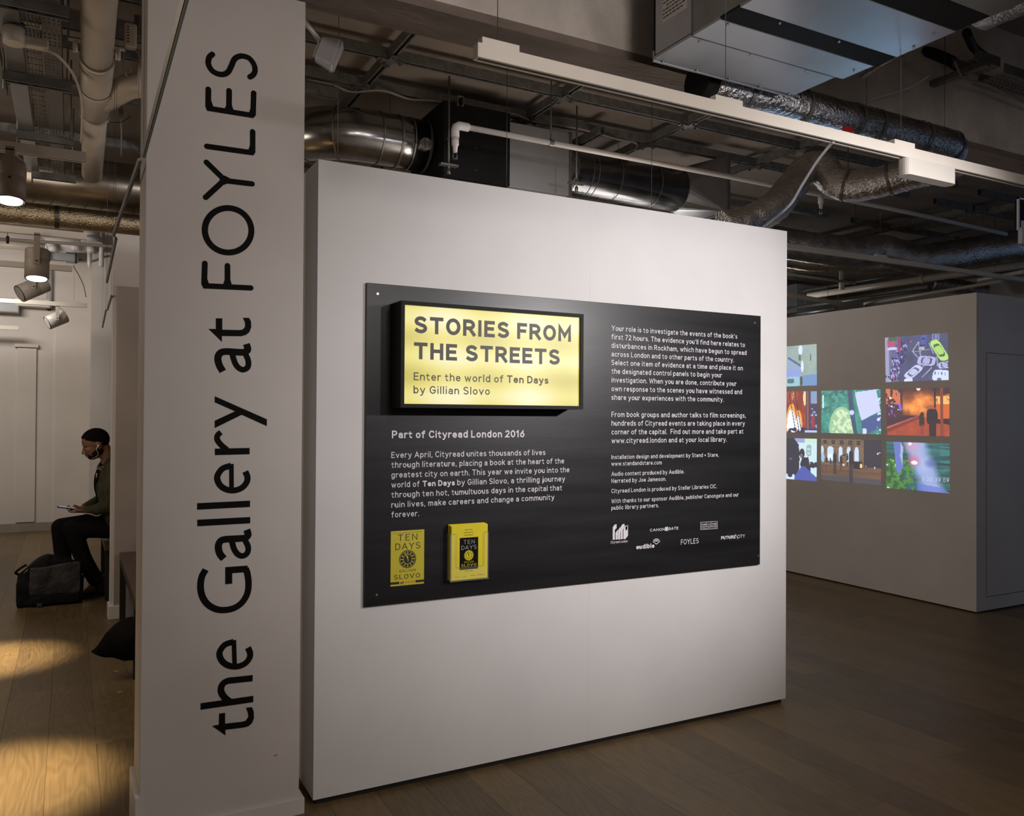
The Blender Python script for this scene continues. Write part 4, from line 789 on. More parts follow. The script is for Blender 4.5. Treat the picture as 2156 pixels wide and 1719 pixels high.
for gy in GY:
    x = -.6
    for gx in GX+[6.3]:
        strut('x', x, gx-(.022 if gx < 6 else 0), gy, 3.602, w=.044); x = gx+.022
    for gx in GX:   # bolted corner plates where rails cross
        b = MB().box(gx-.085, gx+.085, gy-.02, gy+.02, 3.592, 3.5985).box(gx-.02, gx+.02, gy-.085, gy+.085, 3.5915, 3.598)
        for dx, dy in ((.06, 0), (-.06, 0), (0, .06), (0, -.06)): b.tube([(gx+dx, gy+dy, 3.578), (gx+dx, gy+dy, 3.592)], .009, 6)
        b.build('corner_bracket', GALVD, ceil_, fixn=False)
strut('y', 5.0, 7.2, 2.28, 3.535); strut('y', 5.0, 7.2, 3.42, 3.535)
for a, b_, y in ((6.638, 7.15, 5.22), (6.725, 7.225, 4.78), (6.30, 7.12, 6.16), (7.536, 8.18, 6.19), (7.576, 8.16, 5.235), (7.65, 8.35, 4.825), (8.2, 9.2, 6.2), (8.2, 9.4, 5.24), (6.1, 6.5, 6.9)): strut('x', a, b_, y, 3.6)
strut('y', 5.3, 11, 8.2, 3.6, w=.09); strut('y', 4.85, 6.1, 8.45, 3.6, w=.06); strut('y', 6.2, 11, 9.4, 3.6, w=.09)
strut('x', 7.0, 12, 7.6, 3.6); strut('x', 5.0, 12, 9.2, 3.6); strut('x', 5.0, 12, 10.6, 3.6)
b = smooth_pts([at(640, 166, Z=3.59), at(700, 178, Z=3.59), at(740, 193, Z=3.59), at(805, 190, Z=3.59), at(860, 208, Z=3.59), at(910, 212, Z=3.59), at(960, 222, Z=3.59), at(1030, 242, Z=3.59), at(1080, 240, Z=3.59), at(1130, 258, Z=3.59), at(1215, 270, Z=3.59), at(1300, 293, Z=3.59), at(1340, 302, Z=3.59), at(1335, 322, Z=3.5)], 4)
tag(MB().tube(b, .0085, 6).build('cable', CABLE), 'thin beige cable looped along the ceiling struts above the white wall', 'cable')

# ------------------------------------------------------------------ air handling unit at upper right
ux0, ux1, uy1, uz = 1.985, 2.79, 2.565, 2.85; uy0 = .9
ahu = thing('air_handling_unit', 'large galvanised air handling unit hung under the ceiling, upper right', 'air unit', (2.4, 1.8, uz))
MB().box(ux0+.004, ux1-.03, uy0, uy1-.02, uz+.012, 3.5).build('casing', GALVD, ahu)
MB().box(ux0, ux1-.055, 2.335, uy1-.004, uz-.001, uz+.011, .002).build('bottom_panel', GALV, ahu)
MB().box(ux0+.002, ux1-.01, 2.185, 2.331, uz, uz+.011, .002).build('bottom_panel', GALV, ahu)
MB().box(ux0+.002, ux1, 2.09, 2.183, uz+.002, uz+.011, .001).build('black_strip', BLACK, ahu)
MB().box(ux0+.002, ux1, 1.845, 2.088, uz, uz+.011, .002).build('bottom_panel', GALV, ahu)
MB().box(ux0+.002, ux1, 1.72, 1.843, uz+.002, uz+.011, .001).build('black_strip', BLACK, ahu)
MB().box(ux0+.002, ux1, uy0, 1.718, uz, uz+.011, .002).build('bottom_panel', GALVD, ahu)
fl = MB().box(ux0+.002, ux1-.055, uy1-.012, uy1, uz-.006, uz+.035, .002).build('flange', GALV, ahu)
MB().box(ux0+.01, ux1-.06, uy1, uy1+.012, uz+.01, 3.45, .002).build('gasket', RUBBER, ahu)
MB().box(ux0-.001, ux0+.0035, 2.335, uy1-.022, uz+.013, 3.5, .001).build('side_panel', GALV, ahu)
lb = MB().box(ux0-.0022, ux0-.0011, 2.36, 2.50, 2.965, 3.085).build('paper_label', LABEL, ahu)
for i in range(7):
    z = 3.068-i*.014; y0 = 2.495-(.02 if i in (0, 3) else 0)
    b = MB(); y = y0
    while y > 2.375:
        l = random.uniform(.006, .02); b.box(ux0-.0028, ux0-.0023, y-l, y, z-.0025, z+.0025); y -= l+.005
    b.build('print_line', INK, ahu)['kind'] = 'stuff'
for x, y in [(ux0+.04+i*.17, uy1-.02) for i in range(5)]+[(ux0+.05, 2.35), (ux0+.3, 2.345), (ux0+.6, 2.345), (ux0+.05, 2.2), (ux0+.2, 2.1), (ux0+.5, 2.1), (ux1-.04, 2.25), (ux1-.02, 2.0), (ux1-.05, 1.9), (ux0+.4, 1.74)]:
    MB().tube([(x, y, uz-.006), (x, y, uz+.003)], .0045, 6).build('screw', GALV, ahu)
tag(MB().box(1.965, 1.973, 2.44, 2.50, 3.13, 3.72).box(1.973, 1.984, 2.462, 2.478, 3.07, 3.15).build('hanger_clip', GALVD), 'dark metal hanger clip at the left corner of the big galvanised unit', 'bracket')

# ------------------------------------------------------------------ ducts and pipes
def rough_tube(pts, r, n=22, amp=.10, seed=1, lengthwise=0.0, sag=None):
    R = np.random.default_rng(seed); P = [Vector(p) for p in pts]; b = MB(); k = len(P)
    T = [(P[min(i+1, k-1)]-P[max(i-1, 0)]).normalized() for i in range(k)]; N = T[0].cross(Vector((0, 0, 1))).normalized(); vs = []; fs = []
    for i in range(k):
        N = (N-T[i]*N.dot(T[i])).normalized(); B = T[i].cross(N); ring = R.normal(0, amp*.35)
        for j in range(n):
            a = 2*math.pi*j/n; q = r*(1+ring*.4+R.normal(0, amp*.35)); vs.append(P[i]+(N*math.cos(a)+B*math.sin(a))*q)
    for i in range(k-1):
        for j in range(n): fs.append((i*n+j, i*n+(j+1) % n, (i+1)*n+(j+1) % n, (i+1)*n+j))
    b.add(vs, fs, True); b.add(vs[:n], [tuple(range(n))[::-1]]); b.add(vs[-n:], [tuple(range(n))]); return b
def bands(root, pts, r, idx, m, w=.03, name='band'):
    for i in idx: a = pts[i]; t = (pts[min(i+1, len(pts)-1)]-pts[i]).normalized(); MB().tube([a-t*w/2, a+t*w/2], r*1.06, 20, caps=False).build(name, m, root)
# spiral duct line behind the white wall
DY, DZ, DR = 5.33, 3.33, .175
ax = lambda x: Vector((x, DY, DZ))
elbow = [ax(2.16), ax(1.95), ax(1.78)]+[Vector((1.72-.42*math.sin(a), DY+.42-.42*math.cos(a), DZ)) for a in np.radians([8, 22, 37, 52, 67, 82])]+[Vector((1.30, 6.3, DZ)), Vector((1.30, 6.65, DZ))]
sd = thing('spiral_duct', 'shiny round metal duct elbow above the left end of the white wall', 'duct', tuple(ax(1.8)))
MB().tube(elbow, DR, 32).build('pipe', SPIRAL, sd)
for p, q in ((ax(2.13), ax(2.15)), (ax(2.02), ax(2.03)), (ax(1.93), ax(1.945)), (ax(1.80), ax(1.81)), (elbow[4], elbow[4]+(elbow[5]-elbow[4])*.1), (elbow[6], elbow[6]+(elbow[7]-elbow[6])*.1), (elbow[8], elbow[8]+(elbow[9]-elbow[8])*.02)):
    MB().tube([p, q], DR*1.03, 32, caps=False).build('seam', GALVD, sd)
hatch_c = at(895, 305, Y=DY-DR-.01)
MB().tube([hatch_c+Vector((0, .03, 0)), hatch_c+Vector((0, -.02, 0))], .042, 20).build('damper_dial', GALV, sd)
MB().tube([hatch_c+Vector((0, -.02, 0)), hatch_c+Vector((0, -.022, 0))], .033, 20).build('damper_disc', STEEL, sd)
MB().box(hatch_c.x-.008, hatch_c.x+.008, hatch_c.y-.032, hatch_c.y-.022, hatch_c.z-.034, hatch_c.z+.034).build('damper_handle', GALV, sd)
bx = thing('fan_box', 'black insulated fan box above the white wall, beside the duct elbow', 'fan box', (2.42, DY, 3.05))
MB().box(2.165, 2.664, 5.02, 5.62, 3.05, 3.555, .004).build('casing', BLACK, bx)
for x, z in ((2.19, 3.30), (2.40, 3.27), (2.40, 3.12), (2.2, 3.14)): MB().tube([(x, 5.015, z), (x, 5.021, z)], .0035, 6).build('screw', GALV, bx)
gy_ = thing('duct_box', 'plain grey sheet metal duct box above the white wall, mid', 'duct', (2.92, DY, 3.05))
MB().box(2.667, 3.17, 5.03, 5.6, 3.05, 3.50, .003).build('casing', GREYBOX, gy_)
MB().box(3.15, 3.172, 5.02, 5.61, 3.04, 3.51, .003).build('flange', GALVD, gy_)
MB().box(2.7, 3.15, 5.026, 5.0295, 3.40, 3.405).build('seam', GALVD, gy_)
s2_ = thing('spiral_duct', 'dark shiny round metal duct with a flared square end, above the wall', 'duct', (3.8, DY, DZ))
MB().tube([ax(3.175), ax(3.36), ax(3.361), ax(4.38)], [DR*1.02, DR*1.02, DR, DR], 32).build('pipe', SPIRAL, s2_)
for x in (3.22, 3.26, 3.31, 3.45, 3.50, 3.72, 4.10, 4.37): MB().tube([ax(x), ax(x+.008)], DR*(1.04 if x < 3.55 else 1.01), 32, caps=False).build('seam', GALV if x < 3.4 else GALVD, s2_)
n = 32; vs = []; 
for j in range(n): a = 2*math.pi*j/n; vs.append((4.38, DY+DR*math.cos(a), DZ+DR*math.sin(a)))
sq = []
for j in range(n):
    a = 2*math.pi*j/n; c, s = math.cos(a), math.sin(a); q = .25/max(abs(c), abs(s)); sq.append((4.66, DY+.10*0+q*c*1.15, DZ+.02+q*s*.9))
fb2 = MB(); CN = [(4.66, DY+sy_*.29, DZ+.02+sz_*.225) for sy_, sz_ in ((1, 1), (-1, 1), (-1, -1), (1, -1))]
for k in range(4):
    q0 = k*n//4
    for j in range(q0, q0+n//4): fb2.add([vs[j % n], vs[(j+1) % n], CN[k]], [(0, 1, 2)])
    fb2.add([vs[(q0+n//4) % n], CN[k], CN[(k+1) % 4]], [(0, 1, 2)])
fb2.build('flare', GALV, s2_)
MB().box(4.66, 4.69, DY-.30, DY+.30, DZ-.215, DZ+.255, .003).build('end_flange', GALVD, s2_)
# threaded rods with brackets
def hrod(px, z0, y, lab, clamp=True):
    p = at(px[0], px[1], Y=y); b = MB().tube([(p.x, y, z0), (p.x, y, 3.6)], .006, 8); r = thing('hanger_rod', lab, 'hanger', (p.x, y, z0)); b.build('rod', GALVD, r)
    if clamp: MB().box(p.x-.06, p.x+.06, y-.02, y+.02, z0+.03, z0+.042).tube([(p.x, y, z0-.02), (p.x, y, z0+.01)], .012, 6).build('clamp', GALVD, r)
hrod((945, 300), at(943, 360, Y=4.75).z, 4.75, 'thin metal hanger rod in front of the black fan box')
hrod((1214, 330), at(1214, 397, Y=4.78).z, 4.78, 'thin metal hanger rod in front of the grey duct box')

# white sprinkler pipes
def sprinkler(name, lab, run, heads, r, m=PVC, elbow_at=None):
    t = thing(name, lab, 'pipe', tuple(run[0])); MB().tube(run, r, 14).build('pipe', m, t)
    return t
SZp = 3.1; sy = 4.24
x0_ = at(966, 268, Z=SZp).x
sp1 = sprinkler('sprinkler_pipe', 'long thin white sprinkler pipe crossing above the white wall', [Vector((x0_, sy, SZp)), Vector((3.9, sy, SZp)), Vector((5.6, sy+.03, SZp)), Vector((7.3, sy+.12, SZp))], 0, .0165)
MB().tube([(x0_+.05, sy, SZp), (x0_-.012, sy, SZp), (x0_-.028, sy, SZp-.012), (x0_-.032, sy, SZp-.028), (x0_-.032, sy, SZp-.07)], .024, 14).build('elbow', PVC, sp1)
def head(root, x, y, z):
    MB().tube([(x, y, z), (x, y, z-.045), (x, y, z-.046), (x, y, z-.085)], [.021, .021, .016, .012], 12).build('fitting', PVC, root)
    b = MB().tube([(x, y, z-.12), (x, y, z-.124)], .015, 12); b.tube([(x-.012, y, z-.085), (x-.012, y, z-.12)], .0025, 6); b.tube([(x+.012, y, z-.085), (x+.012, y, z-.12)], .0025, 6); b.build('sprinkler_head', GALV, root)
head(sp1, x0_-.032, sy, SZp-.07)
hx = at(1733, 420, Y=sy).x; head(sp1, hx, sy+.02, SZp-.015)
for px_ in (1160, 1790):
    x = at(px_, 300, Y=sy).x if px_ < 1500 else at(px_, 425, Y=sy).x
    b = MB().tube([(x-.014, sy+(.02 if px_ > 1500 else 0), SZp), (x+.014, sy+(.02 if px_ > 1500 else 0), SZp)], .0215, 14, caps=False).tube([(x, sy+(.02 if px_ > 1500 else 0), SZp+.02), (x, sy+(.02 if px_ > 1500 else 0), 3.59)], .005, 6); b.build('pipe_hanger', GALVD, sp1)

# foil ducts
fb_ = [Vector((x, 2.71+dy, 2.892+dz)) for x, dy, dz in [(2.40+i*.05, 0, 0) for i in range(33)]]
fb_ = fb_+[Vector((4.05, 2.715, 2.89)), Vector((4.09, 2.73, 2.885)), Vector((4.12, 2.755, 2.87)), Vector((4.13, 2.775, 2.85))]
fd = thing('foil_duct', 'silver foil-wrapped round duct under the beam at upper right', 'duct', tuple(fb_[0]))
rough_tube(fb_, .078, amp=.05, seed=4).build('pipe', FOIL, fd)
MB().tube([(2.335, 2.71, 2.892), (2.40, 2.71, 2.892)], .082, 20).build('end_cap', BLACK, fd)
bands(fd, fb_, .078, (4, 11, 18, 21, 28, 33), GALVD, .02)
def lay(pts, D): return smooth_pts([at(x, y, D=d) for (x, y), d in zip(pts, D if isinstance(D, list) else [D]*len(pts))], 10)
A_ = lay([(1520, 478), (1575, 466), (1625, 440), (1662, 400), (1695, 360), (1728, 352), (1752, 378), (1790, 392), (1850, 384), (1910, 368), (1975, 352), (2040, 330)], [5.2, 5.25, 5.3, 5.4, 5.5, 5.5, 5.45, 5.4, 5.3, 5.2, 5.1, 5.0])
fa = thing('foil_duct', 'crinkled foil hose bending over the right end of the white wall', 'duct', tuple(A_[0])); rough_tube(A_, .100, amp=.06, seed=9).build('hose', FOIL, fa)
bands(fa, A_, .100, (68, 84, 98), GALVD, .015)
C1 = lay([(1560, 498), (1660, 514), (1740, 526), (1800, 532), (1850, 526), (1890, 536), (1935, 546), (1990, 541), (2070, 527), (2160, 514), (2240, 503)], [8.6]*11)
fc = thing('foil_duct', 'long foil hose lying across under the ceiling at far right', 'duct', tuple(C1[0])); rough_tube(C1, .160, amp=.05, seed=12).build('hose', FOIL, fc)
C2 = lay([(1640, 545), (1700, 556), (1760, 556), (1820, 562), (1870, 560)], 10.0)
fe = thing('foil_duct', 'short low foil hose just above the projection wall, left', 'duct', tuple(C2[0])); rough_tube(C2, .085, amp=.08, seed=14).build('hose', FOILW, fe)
C3 = lay([(1960, 598), (2020, 605), (2075, 616)], 12.5)
ff = thing('foil_duct', 'bluish foil duct end peeping over the corner of the projection wall', 'duct', tuple(C3[0])); rough_tube(C3, .11, amp=.08, seed=15).build('hose', FOIL, ff)
# white soil pipe and thin rails beyond
wp0, wp1 = at(1702, 623, Z=3.2), at(2240, 545, Z=3.2)
wp = thing('white_pipe', 'thick white pipe running back above the projection wall', 'pipe', tuple(wp0)); MB().tube([wp0, wp1], .042, 16).build('pipe', PIPE, wp)
q = at(1772, 611, Z=3.2); MB().tube([q, q+Vector((0, 0, .36))], .034, 12).build('branch', PIPE, wp)
for px_, py_ in ((1942, 588),): q = at(px_, py_, Z=3.2); MB().tube([q-Vector((0, .03, 0)), q+Vector((0, .03, 0))], .052, 16, caps=False).build('collar', PIPE, wp)
def rail(lab, a, b_, Z, r=.016, m=PIPE, cat='pipe', name='thin_pipe'):
    p, q = at(*a, Z=Z), at(*b_, Z=Z); return tag(MB().tube([p, q], r, 8).build(name, m), lab, cat)
rail('thin grey pipe crossing low above the left of the projection wall', (1655, 621), (1850, 652), 3.0, .03)
rail('thin pipe slanting back above the projection wall to the right', (1820, 640), (2110, 592), 3.05, .022)
rail('thin pipe behind the short foil hose, sloping down right', (1655, 577), (1800, 596), 3.25, .02)
rail('galvanised rail just over the white pipe, far right', (1690, 612), (2156, 535), 3.32, .02, GALVD, 'rail', 'metal_rail')
rail('galvanised rail low over the projection wall, behind the pipes', (1655, 650), (1960, 610), 3.1, .02, GALVD, 'rail', 'metal_rail')
rail('pale rail crossing under the foil hose at far right', (2060, 590), (2156, 572), 3.0, .022, PIPE, 'rail', 'metal_rail')
rail('thin vertical-looking rail near the left edge of the projection room ceiling', (1655, 665), (1760, 650), 3.0, .02, GALVD, 'rail', 'metal_rail')
tag(MB().box(at(1782, 580, D=12).x, at(1832, 585, D=12).x+.4, 9.2, 9.5, 3.1, 3.55, .01).build('duct_box', GREYBOX), 'dark grey duct box beyond the short foil hose', 'duct')

# ------------------------------------------------------------------ lighting tracks
def track(lab, x0, x1, y, z0=2.65, w=.036, h=.046, canopies=(), endcap=True, group=None):
    t = thing('lighting_track', lab, 'track', ((x0+x1)/2, y, z0-h), group)
    prof = [(-w/2, 0), (w/2, 0), (w/2, -h), (w/2-.009, -h), (w/2-.009, -h+.02), (-w/2+.009, -h+.02), (-w/2+.009, -h), (-w/2, -h)]
    MB().prism(prof, lambda u, v, q: (q, y+u, z0+v), x0, x1).build('rail', TRACK, t, fixn=True)
    b = MB().box(x0+.004, x1-.004, y-w/2+.0092, y-w/2+.0105, z0-h+.002, z0-h+.018).box(x0+.004, x1-.004, y-w/2+.0092, y+w/2-.0092, z0-h+.0185, z0-h+.0198); b.build('slot', TRACKD, t)
    if endcap: MB().box(x0-.006, x0, y-w/2, y+w/2, z0-h, z0, .001).build('end_cap', TRACK, t)
    for c in canopies:
        MB().box(c, c+.12, y-.014, y+.014, z0+.0005, z0+.020, .001).build('hanger_plate', TRACK, t)
        MB().tube([(c+.055, y, z0+.022), (c+.055, y, ZC)], .0012, 6).build('wire', WIRE, t)
    return t
tk = track('long white lighting track crossing above the white display wall', at(1005, 115, Y=2.10).x, 5.0, 2.10, 2.513, w=.032, h=.041, canopies=(at(1011, 90, Y=2.1).x, at(1501, 210, Y=2.1).x, at(1877, 300, Y=2.1).x))
fx0, fx1 = at(1903, 360, Y=2.09).x, at(2009, 375, Y=2.09).x
prof = [(fx0+.03*(1-math.cos(a)), .026*math.sin(a)) for a in np.radians([-90, -60, -30, 0, 30, 60, 90])]
prof = [(fx0+.026-.026*math.cos(a), 2.10+.026*math.sin(a)) for a in np.radians(range(-90, 91, 15))]+[(fx1-.026+.026*math.cos(a), 2.10+.026*math.sin(a)) for a in np.radians(range(90, -91, -15))]
MB().prism(prof, lambda u, v, q: (u, v, q), 2.405, 2.471).build('power_feed', LAMPW, tk)
track('second white lighting track, beyond the right end of the white wall', 4.0, 8.3, 4.30, 2.715, w=.03, h=.034, canopies=(at(1843, 540, Y=4.3).x, ), endcap=False)
wc = smooth_pts([at(1755, 297, Y=2.10), at(1722, 338, Y=2.4), at(1690, 388, Y=2.7), at(1668, 425, Y=2.9), at(1645, 448, Y=3.05), at(1609, 476, Y=3.2), at(1595, 490, Y=3.25)], 5)
tag(MB().tube(wc, .0062, 8).build('white_cable', EARW), 'white cable drooping from the long track down behind the white wall', 'cable')
for x, y, lab in ((at(712, 200, Y=4.0).x, 4.0, 'hair-thin hanging wire above the left end of the white wall'), (at(1067, 300, Y=4.0).x, 4.0, 'hair-thin hanging wire in front of the black fan box'), (at(1372, 350, Y=4.0).x, 4.0, 'hair-thin hanging wire in front of the dark round duct')):
    tag(MB().tube([(x, y, 2.45), (x, y, ZC)], .0016, 6).build('hanging_wire', WIRE), lab, 'wire')
tag(MB().box(at(1776, 275, Y=2.65).x, at(1790, 275, Y=2.65).x, 2.632, 2.66, at(1783, 279, Y=2.64).z, at(1783, 271, Y=2.64).z+.01, .003).build('red_tag', RED), 'tiny red tag above the long white track', 'tag')

# far upper right: black pipe, cable tray
c0, c1 = at(1935, 158, Z=3.42), at(2240, 262, Z=3.42)
bp = thing('black_pipe', 'thick black insulated pipe in the upper right corner', 'pipe', tuple(c0)); MB().tube([c0, c1], .03, 16).build('pipe', RUBBER, bp)
MB().tube(smooth_pts([at(1940, 150, Z=3.4), at(1995, 160, Z=3.40), at(2010, 135, Z=3.42), at(1960, 112, Z=3.44), at(1935, 112, Z=3.44)], 4), .03, 12).build('bend', RUBBER, bp)
MB().tube(smooth_pts([at(2035, 68, Z=3.4), at(2050, 100, Z=3.42), at(2075, 120, Z=3.42)], 4), .022, 12).build('branch', RUBBER, bp)
def perforated(b, o, ux, uy, L, Wd, nx, ny, m_=.3):
    """tray floor with real holes: o origin, ux length dir, uy width dir"""
    for i in range(nx):
        for j in range(ny):
            a0, a1 = i/nx*L, (i+1)/nx*L; b0, b1 = j/ny*Wd, (j+1)/ny*Wd; off = .5 if i % 2 else 0; e = m_
            A0, A1 = a0+(a1-a0)*e, a1-(a1-a0)*e; B0, B1 = b0+(b1-b0)*e*.8, b1-(b1-b0)*e*.8
            P = [o+ux*a+uy*c for a, c in ((a0, b0), (a1, b0), (a1, b1), (a0, b1), (A0, B0), (A1, B0), (A1, B1), (A0, B1))]
            b.add(P, [(0, 1, 5, 4), (1, 2, 6, 5), (2, 3, 7, 6), (3, 0, 4, 7)])
def tray(lab, o, ux, uy, L, Wd, nx, ny, m=GALVD, hgt=.05):
    t = thing('cable_tray', lab, 'cable tray', tuple(o)); b = MB(); perforated(b, o, ux, uy, L, Wd, nx, ny); f = b.build('tray_floor', m, t, fixn=False); f['kind'] = 'stuff'
    Z = Vector((0, 0, hgt)); b = MB()
    for s in (0, 1): p = o+uy*Wd*s; b = MB(); b.add([p, p+ux*L, p+ux*L+Z, p+Z, p+uy*.003, p+ux*L+uy*.003, p+ux*L+Z+uy*.003, p+Z+uy*.003], [(0, 1, 2, 3), (4, 5, 6, 7), (3, 2, 6, 7)]); b.build('tray_side', m, t, fixn=False)
    return t
UX, UY = Vector((1, 0, 0)), Vector((0, 1, 0))
tray('short perforated cable tray at the upper right edge, below the black pipe', at(2052, 122, Z=3.3), UX, UY, .22, .12, 8, 4)
tray('larger perforated cable tray cut by the right edge of the view', at(2115, 152, Z=3.3), UX, UY, .9, .14, 26, 5)
p = at(2035, 148, Z=3.27); tag(MB().box(p.x, p.x+.04, p.y-.1, p.y+.24, 3.26, 3.29).build('tray_bracket', GALVD), 'galvanised bracket bar carrying the cable trays at upper right', 'bracket')
tag(MB().tube(smooth_pts([at(1805, 222, Y=2.8), at(1850, 205, Y=2.78), at(1915, 185, Y=2.72), at(1955, 160, Y=2.6)], 5), .0035, 6).build('white_cable', EARW), 'thin white cable arcing over the foil duct at upper right', 'cable')
tag(MB().tube(smooth_pts([at(2010, 130, Z=3.3), at(2030, 165, Z=3.25), at(2080, 180, Z=3.25), at(2130, 205, Z=3.25), at(2180, 225, Z=3.25)], 5), .006, 6).build('grey_cable', CABLE), 'pale grey cable drooping beside the black pipe at upper right', 'cable')
for (a, bq, lab) in (((1815, 162), (1930, 95), 'dark steel bar running back from the big unit'), ((1812, 138), (2010, 62), 'second dark steel bar beside the big unit, nearer the beam')): 
    p, q = at(*a, Z=3.1), at(*bq, Z=3.1); tag(MB().tube([p, q], .014, 4).build('steel_bar', STEEL), lab, 'bar')
FOILS = thing('foil_duct', 'foil-wrapped square duct at the very top right edge', 'duct', (2.95, 1.4, 3.0))
rough_tube([Vector((2.95, .6+i*.06, 3.02)) for i in range(22)], .12, n=20, amp=.06, seed=31).build('pipe', FOIL, FOILS)
# pale bracketed speaker on the right edge
spb = at(2150, 465, D=5.0)
ts = thing('wall_heater', 'pale grey-green metal frame cut by the right edge of the view', 'fixture', tuple(spb))
u0 = at(2144, 505, D=5.0); u1 = at(2144, 415, D=5.0)
MB().box(u0.x, u0.x+.014, u0.y, u0.y+.01, u0.z+.06, u1.z).box(u0.x, u0.x+.3, u0.y, u0.y+.01, u1.z-.01, u1.z, 0).build('frame', LAMPW, ts)
MB().box(u0.x+.014, u0.x+.3, u0.y+.002, u0.y+.03, u0.z+.08, u1.z-.01).build('panel', BLACK, ts)
MB().box(u0.x+.03, u0.x+.3, u0.y-.006, u0.y+.02, u0.z-.02, u0.z+.12, .002).build('case', SPK, ts)

# loudspeaker on the pillar
ks = thing('loudspeaker', 'small pale grey loudspeaker fixed to the right side of the pillar', 'speaker', (.85, 3.28, 2.72))
KD = 3.5
k_pts = [(674, 73), (720, 80), (727, 100), (722, 135), (716, 152), (703, 161), (700, 160), (656, 130), (657, 121)]
face = [(674, 73), (716, 79), (725, 88), (725, 100), (702, 136), (657, 114)]
low = [(657, 114), (702, 136), (701, 160), (657, 130)]
sidef = [(725, 92), (726, 105), (716, 150), (703, 160), (702, 136)]
F0 = at(674, 73, D=3.45); F1 = at(722, 79, D=3.60); F2 = at(702, 136, D=3.42); F3 = at(657, 114, D=3.32); G2 = at(702, 160, D=3.48); G3 = at(657, 130, D=3.36); G0 = at(678, 95, D=3.62); G1 = at(726, 102, D=3.72)
b = bmesh.new(); V8 = [b.verts.new(p) for p in (F0, F1, F2, F3, G0, G1, G2, G3)]
for f in ((0, 1, 2, 3), (3, 2, 6, 7), (1, 5, 6, 2), (0, 3, 7, 4), (4, 7, 6, 5), (0, 4, 5, 1)): b.faces.new([V8[i] for i in f])
bmesh.ops.recalc_face_normals(b, faces=b.faces); bmesh.ops.bevel(b, geom=b.edges[:], offset=.012, segments=3, affect='EDGES'); MB().bm(b).build('cabinet', SPK, ks)
k1 = at(668, 95, D=3.5); MB().tube([Vector((PX1+.001, 3.2, k1.z)), Vector((k1.x+.03, k1.y, k1.z))], .010, 8).tube([Vector((PX1+.001, 3.2, k1.z)), Vector((PX1+.008, 3.2, k1.z))], .028, 12).build('bracket', PVC, ks)
MB().box(*sorted((at(658, 122, D=3.36).x-.004, at(661, 130, D=3.36).x)), G3.y-.004, G3.y+.004, at(660, 131, D=3.36).z, at(660, 123, D=3.36).z).build('socket', RUBBER, ks)

# ------------------------------------------------------------------ hanging rods down the hall
def rodline(i, x, y0, y1, z=2.3, x2=None):
    x2 = x if x2 is None else x2; names = ['nearest and longest-looking thin hanging rod, crossing the pillar top', 'second thin hanging rod, just left of the pillar', 'third thin hanging rod, in front of the hall partition edge', 'fourth thin hanging rod, short, beside the partition edge', 'farthest thin hanging rod, low left of the partition edge']
    t = thing('hanging_rod', names[i], 'rod', ((x+x2)/2, (y0+y1)/2, z), 'rods hung end to end down the hall')
    b = MB(); b.tube([(x, y0, z), (x2, y1, z)], .0062, 4, smooth=False); b.build('bar', ROD, t)
    MB().tube([(x+.0045, y0+.01, z-.004), (x2+.0045, y1-.01, z-.004)], .0045, 4, smooth=False).build('slot', RODD, t)
    for f in (.03, .97): xx, yy = x+(x2-x)*f, y0+(y1-y0)*f; MB().tube([(xx, yy, z), (xx, yy, (ZC, 3.16, ZC, 2.93, 2.93)[i])], .0008, 5).build('wire', WIRE, t)
for i, a in enumerate(((.1935, 1.6, 2.935, .2), (.193, 2.975, 4.32, .169), (.183, 4.352, 5.877, .197), (.25, 6.50, 7.44, .256), (.247, 7.46, 8.98, .268))): rodline(i, a[0], a[1], a[2], 2.3, a[3])

# ------------------------------------------------------------------ hall ceiling, upper left
hp = thing('soil_pipe', 'thick cream soil pipe with a side branch, running back under the hall ceiling', 'pipe', (.1, 4.5, 3.2))
z = 3.25; P = lambda y: Vector((.094+(y-3.977)*.0114, y, z))
MB().tube([P(3.2), P(4.72)], .073, 24).build('pipe', PIPE, hp)
MB().tube([P(4.66), P(5.45)], .080, 24).build('coupling', PIPE, hp)
MB().tube([P(5.3), P(6.9)], .070, 24).build('pipe', PIPE, hp)
for y in (4.60, 5.02, 5.45): MB().tube([P(y), P(y+.035)], .0855, 24, caps=False).build('clamp_ring', SKIRT, hp)
MB().tube([P(5.30)+Vector((.02, .0, 0)), P(5.0)+Vector((.16, -.05, 0)), P(4.9)+Vector((.34, -.10, 0)), P(4.9)+Vector((.9, -.1, 0))], .066, 20).build('branch', PIPE, hp)
MB().tube([P(4.9)+Vector((.20, -.09, 0)), P(4.9)+Vector((.28, -.10, 0))], .078, 20, caps=False).build('branch_collar', SKIRT, hp)
for x in (-.095, .09): q = P(4.45)+Vector((x, 0, -.01)); MB().tube([q, q+Vector((0, 0, -.05))], .012, 8).box(q.x-.03, q.x+.03, q.y-.01, q.y+.01, q.z, q.z+.008).build('bolt', SKIRT, hp)
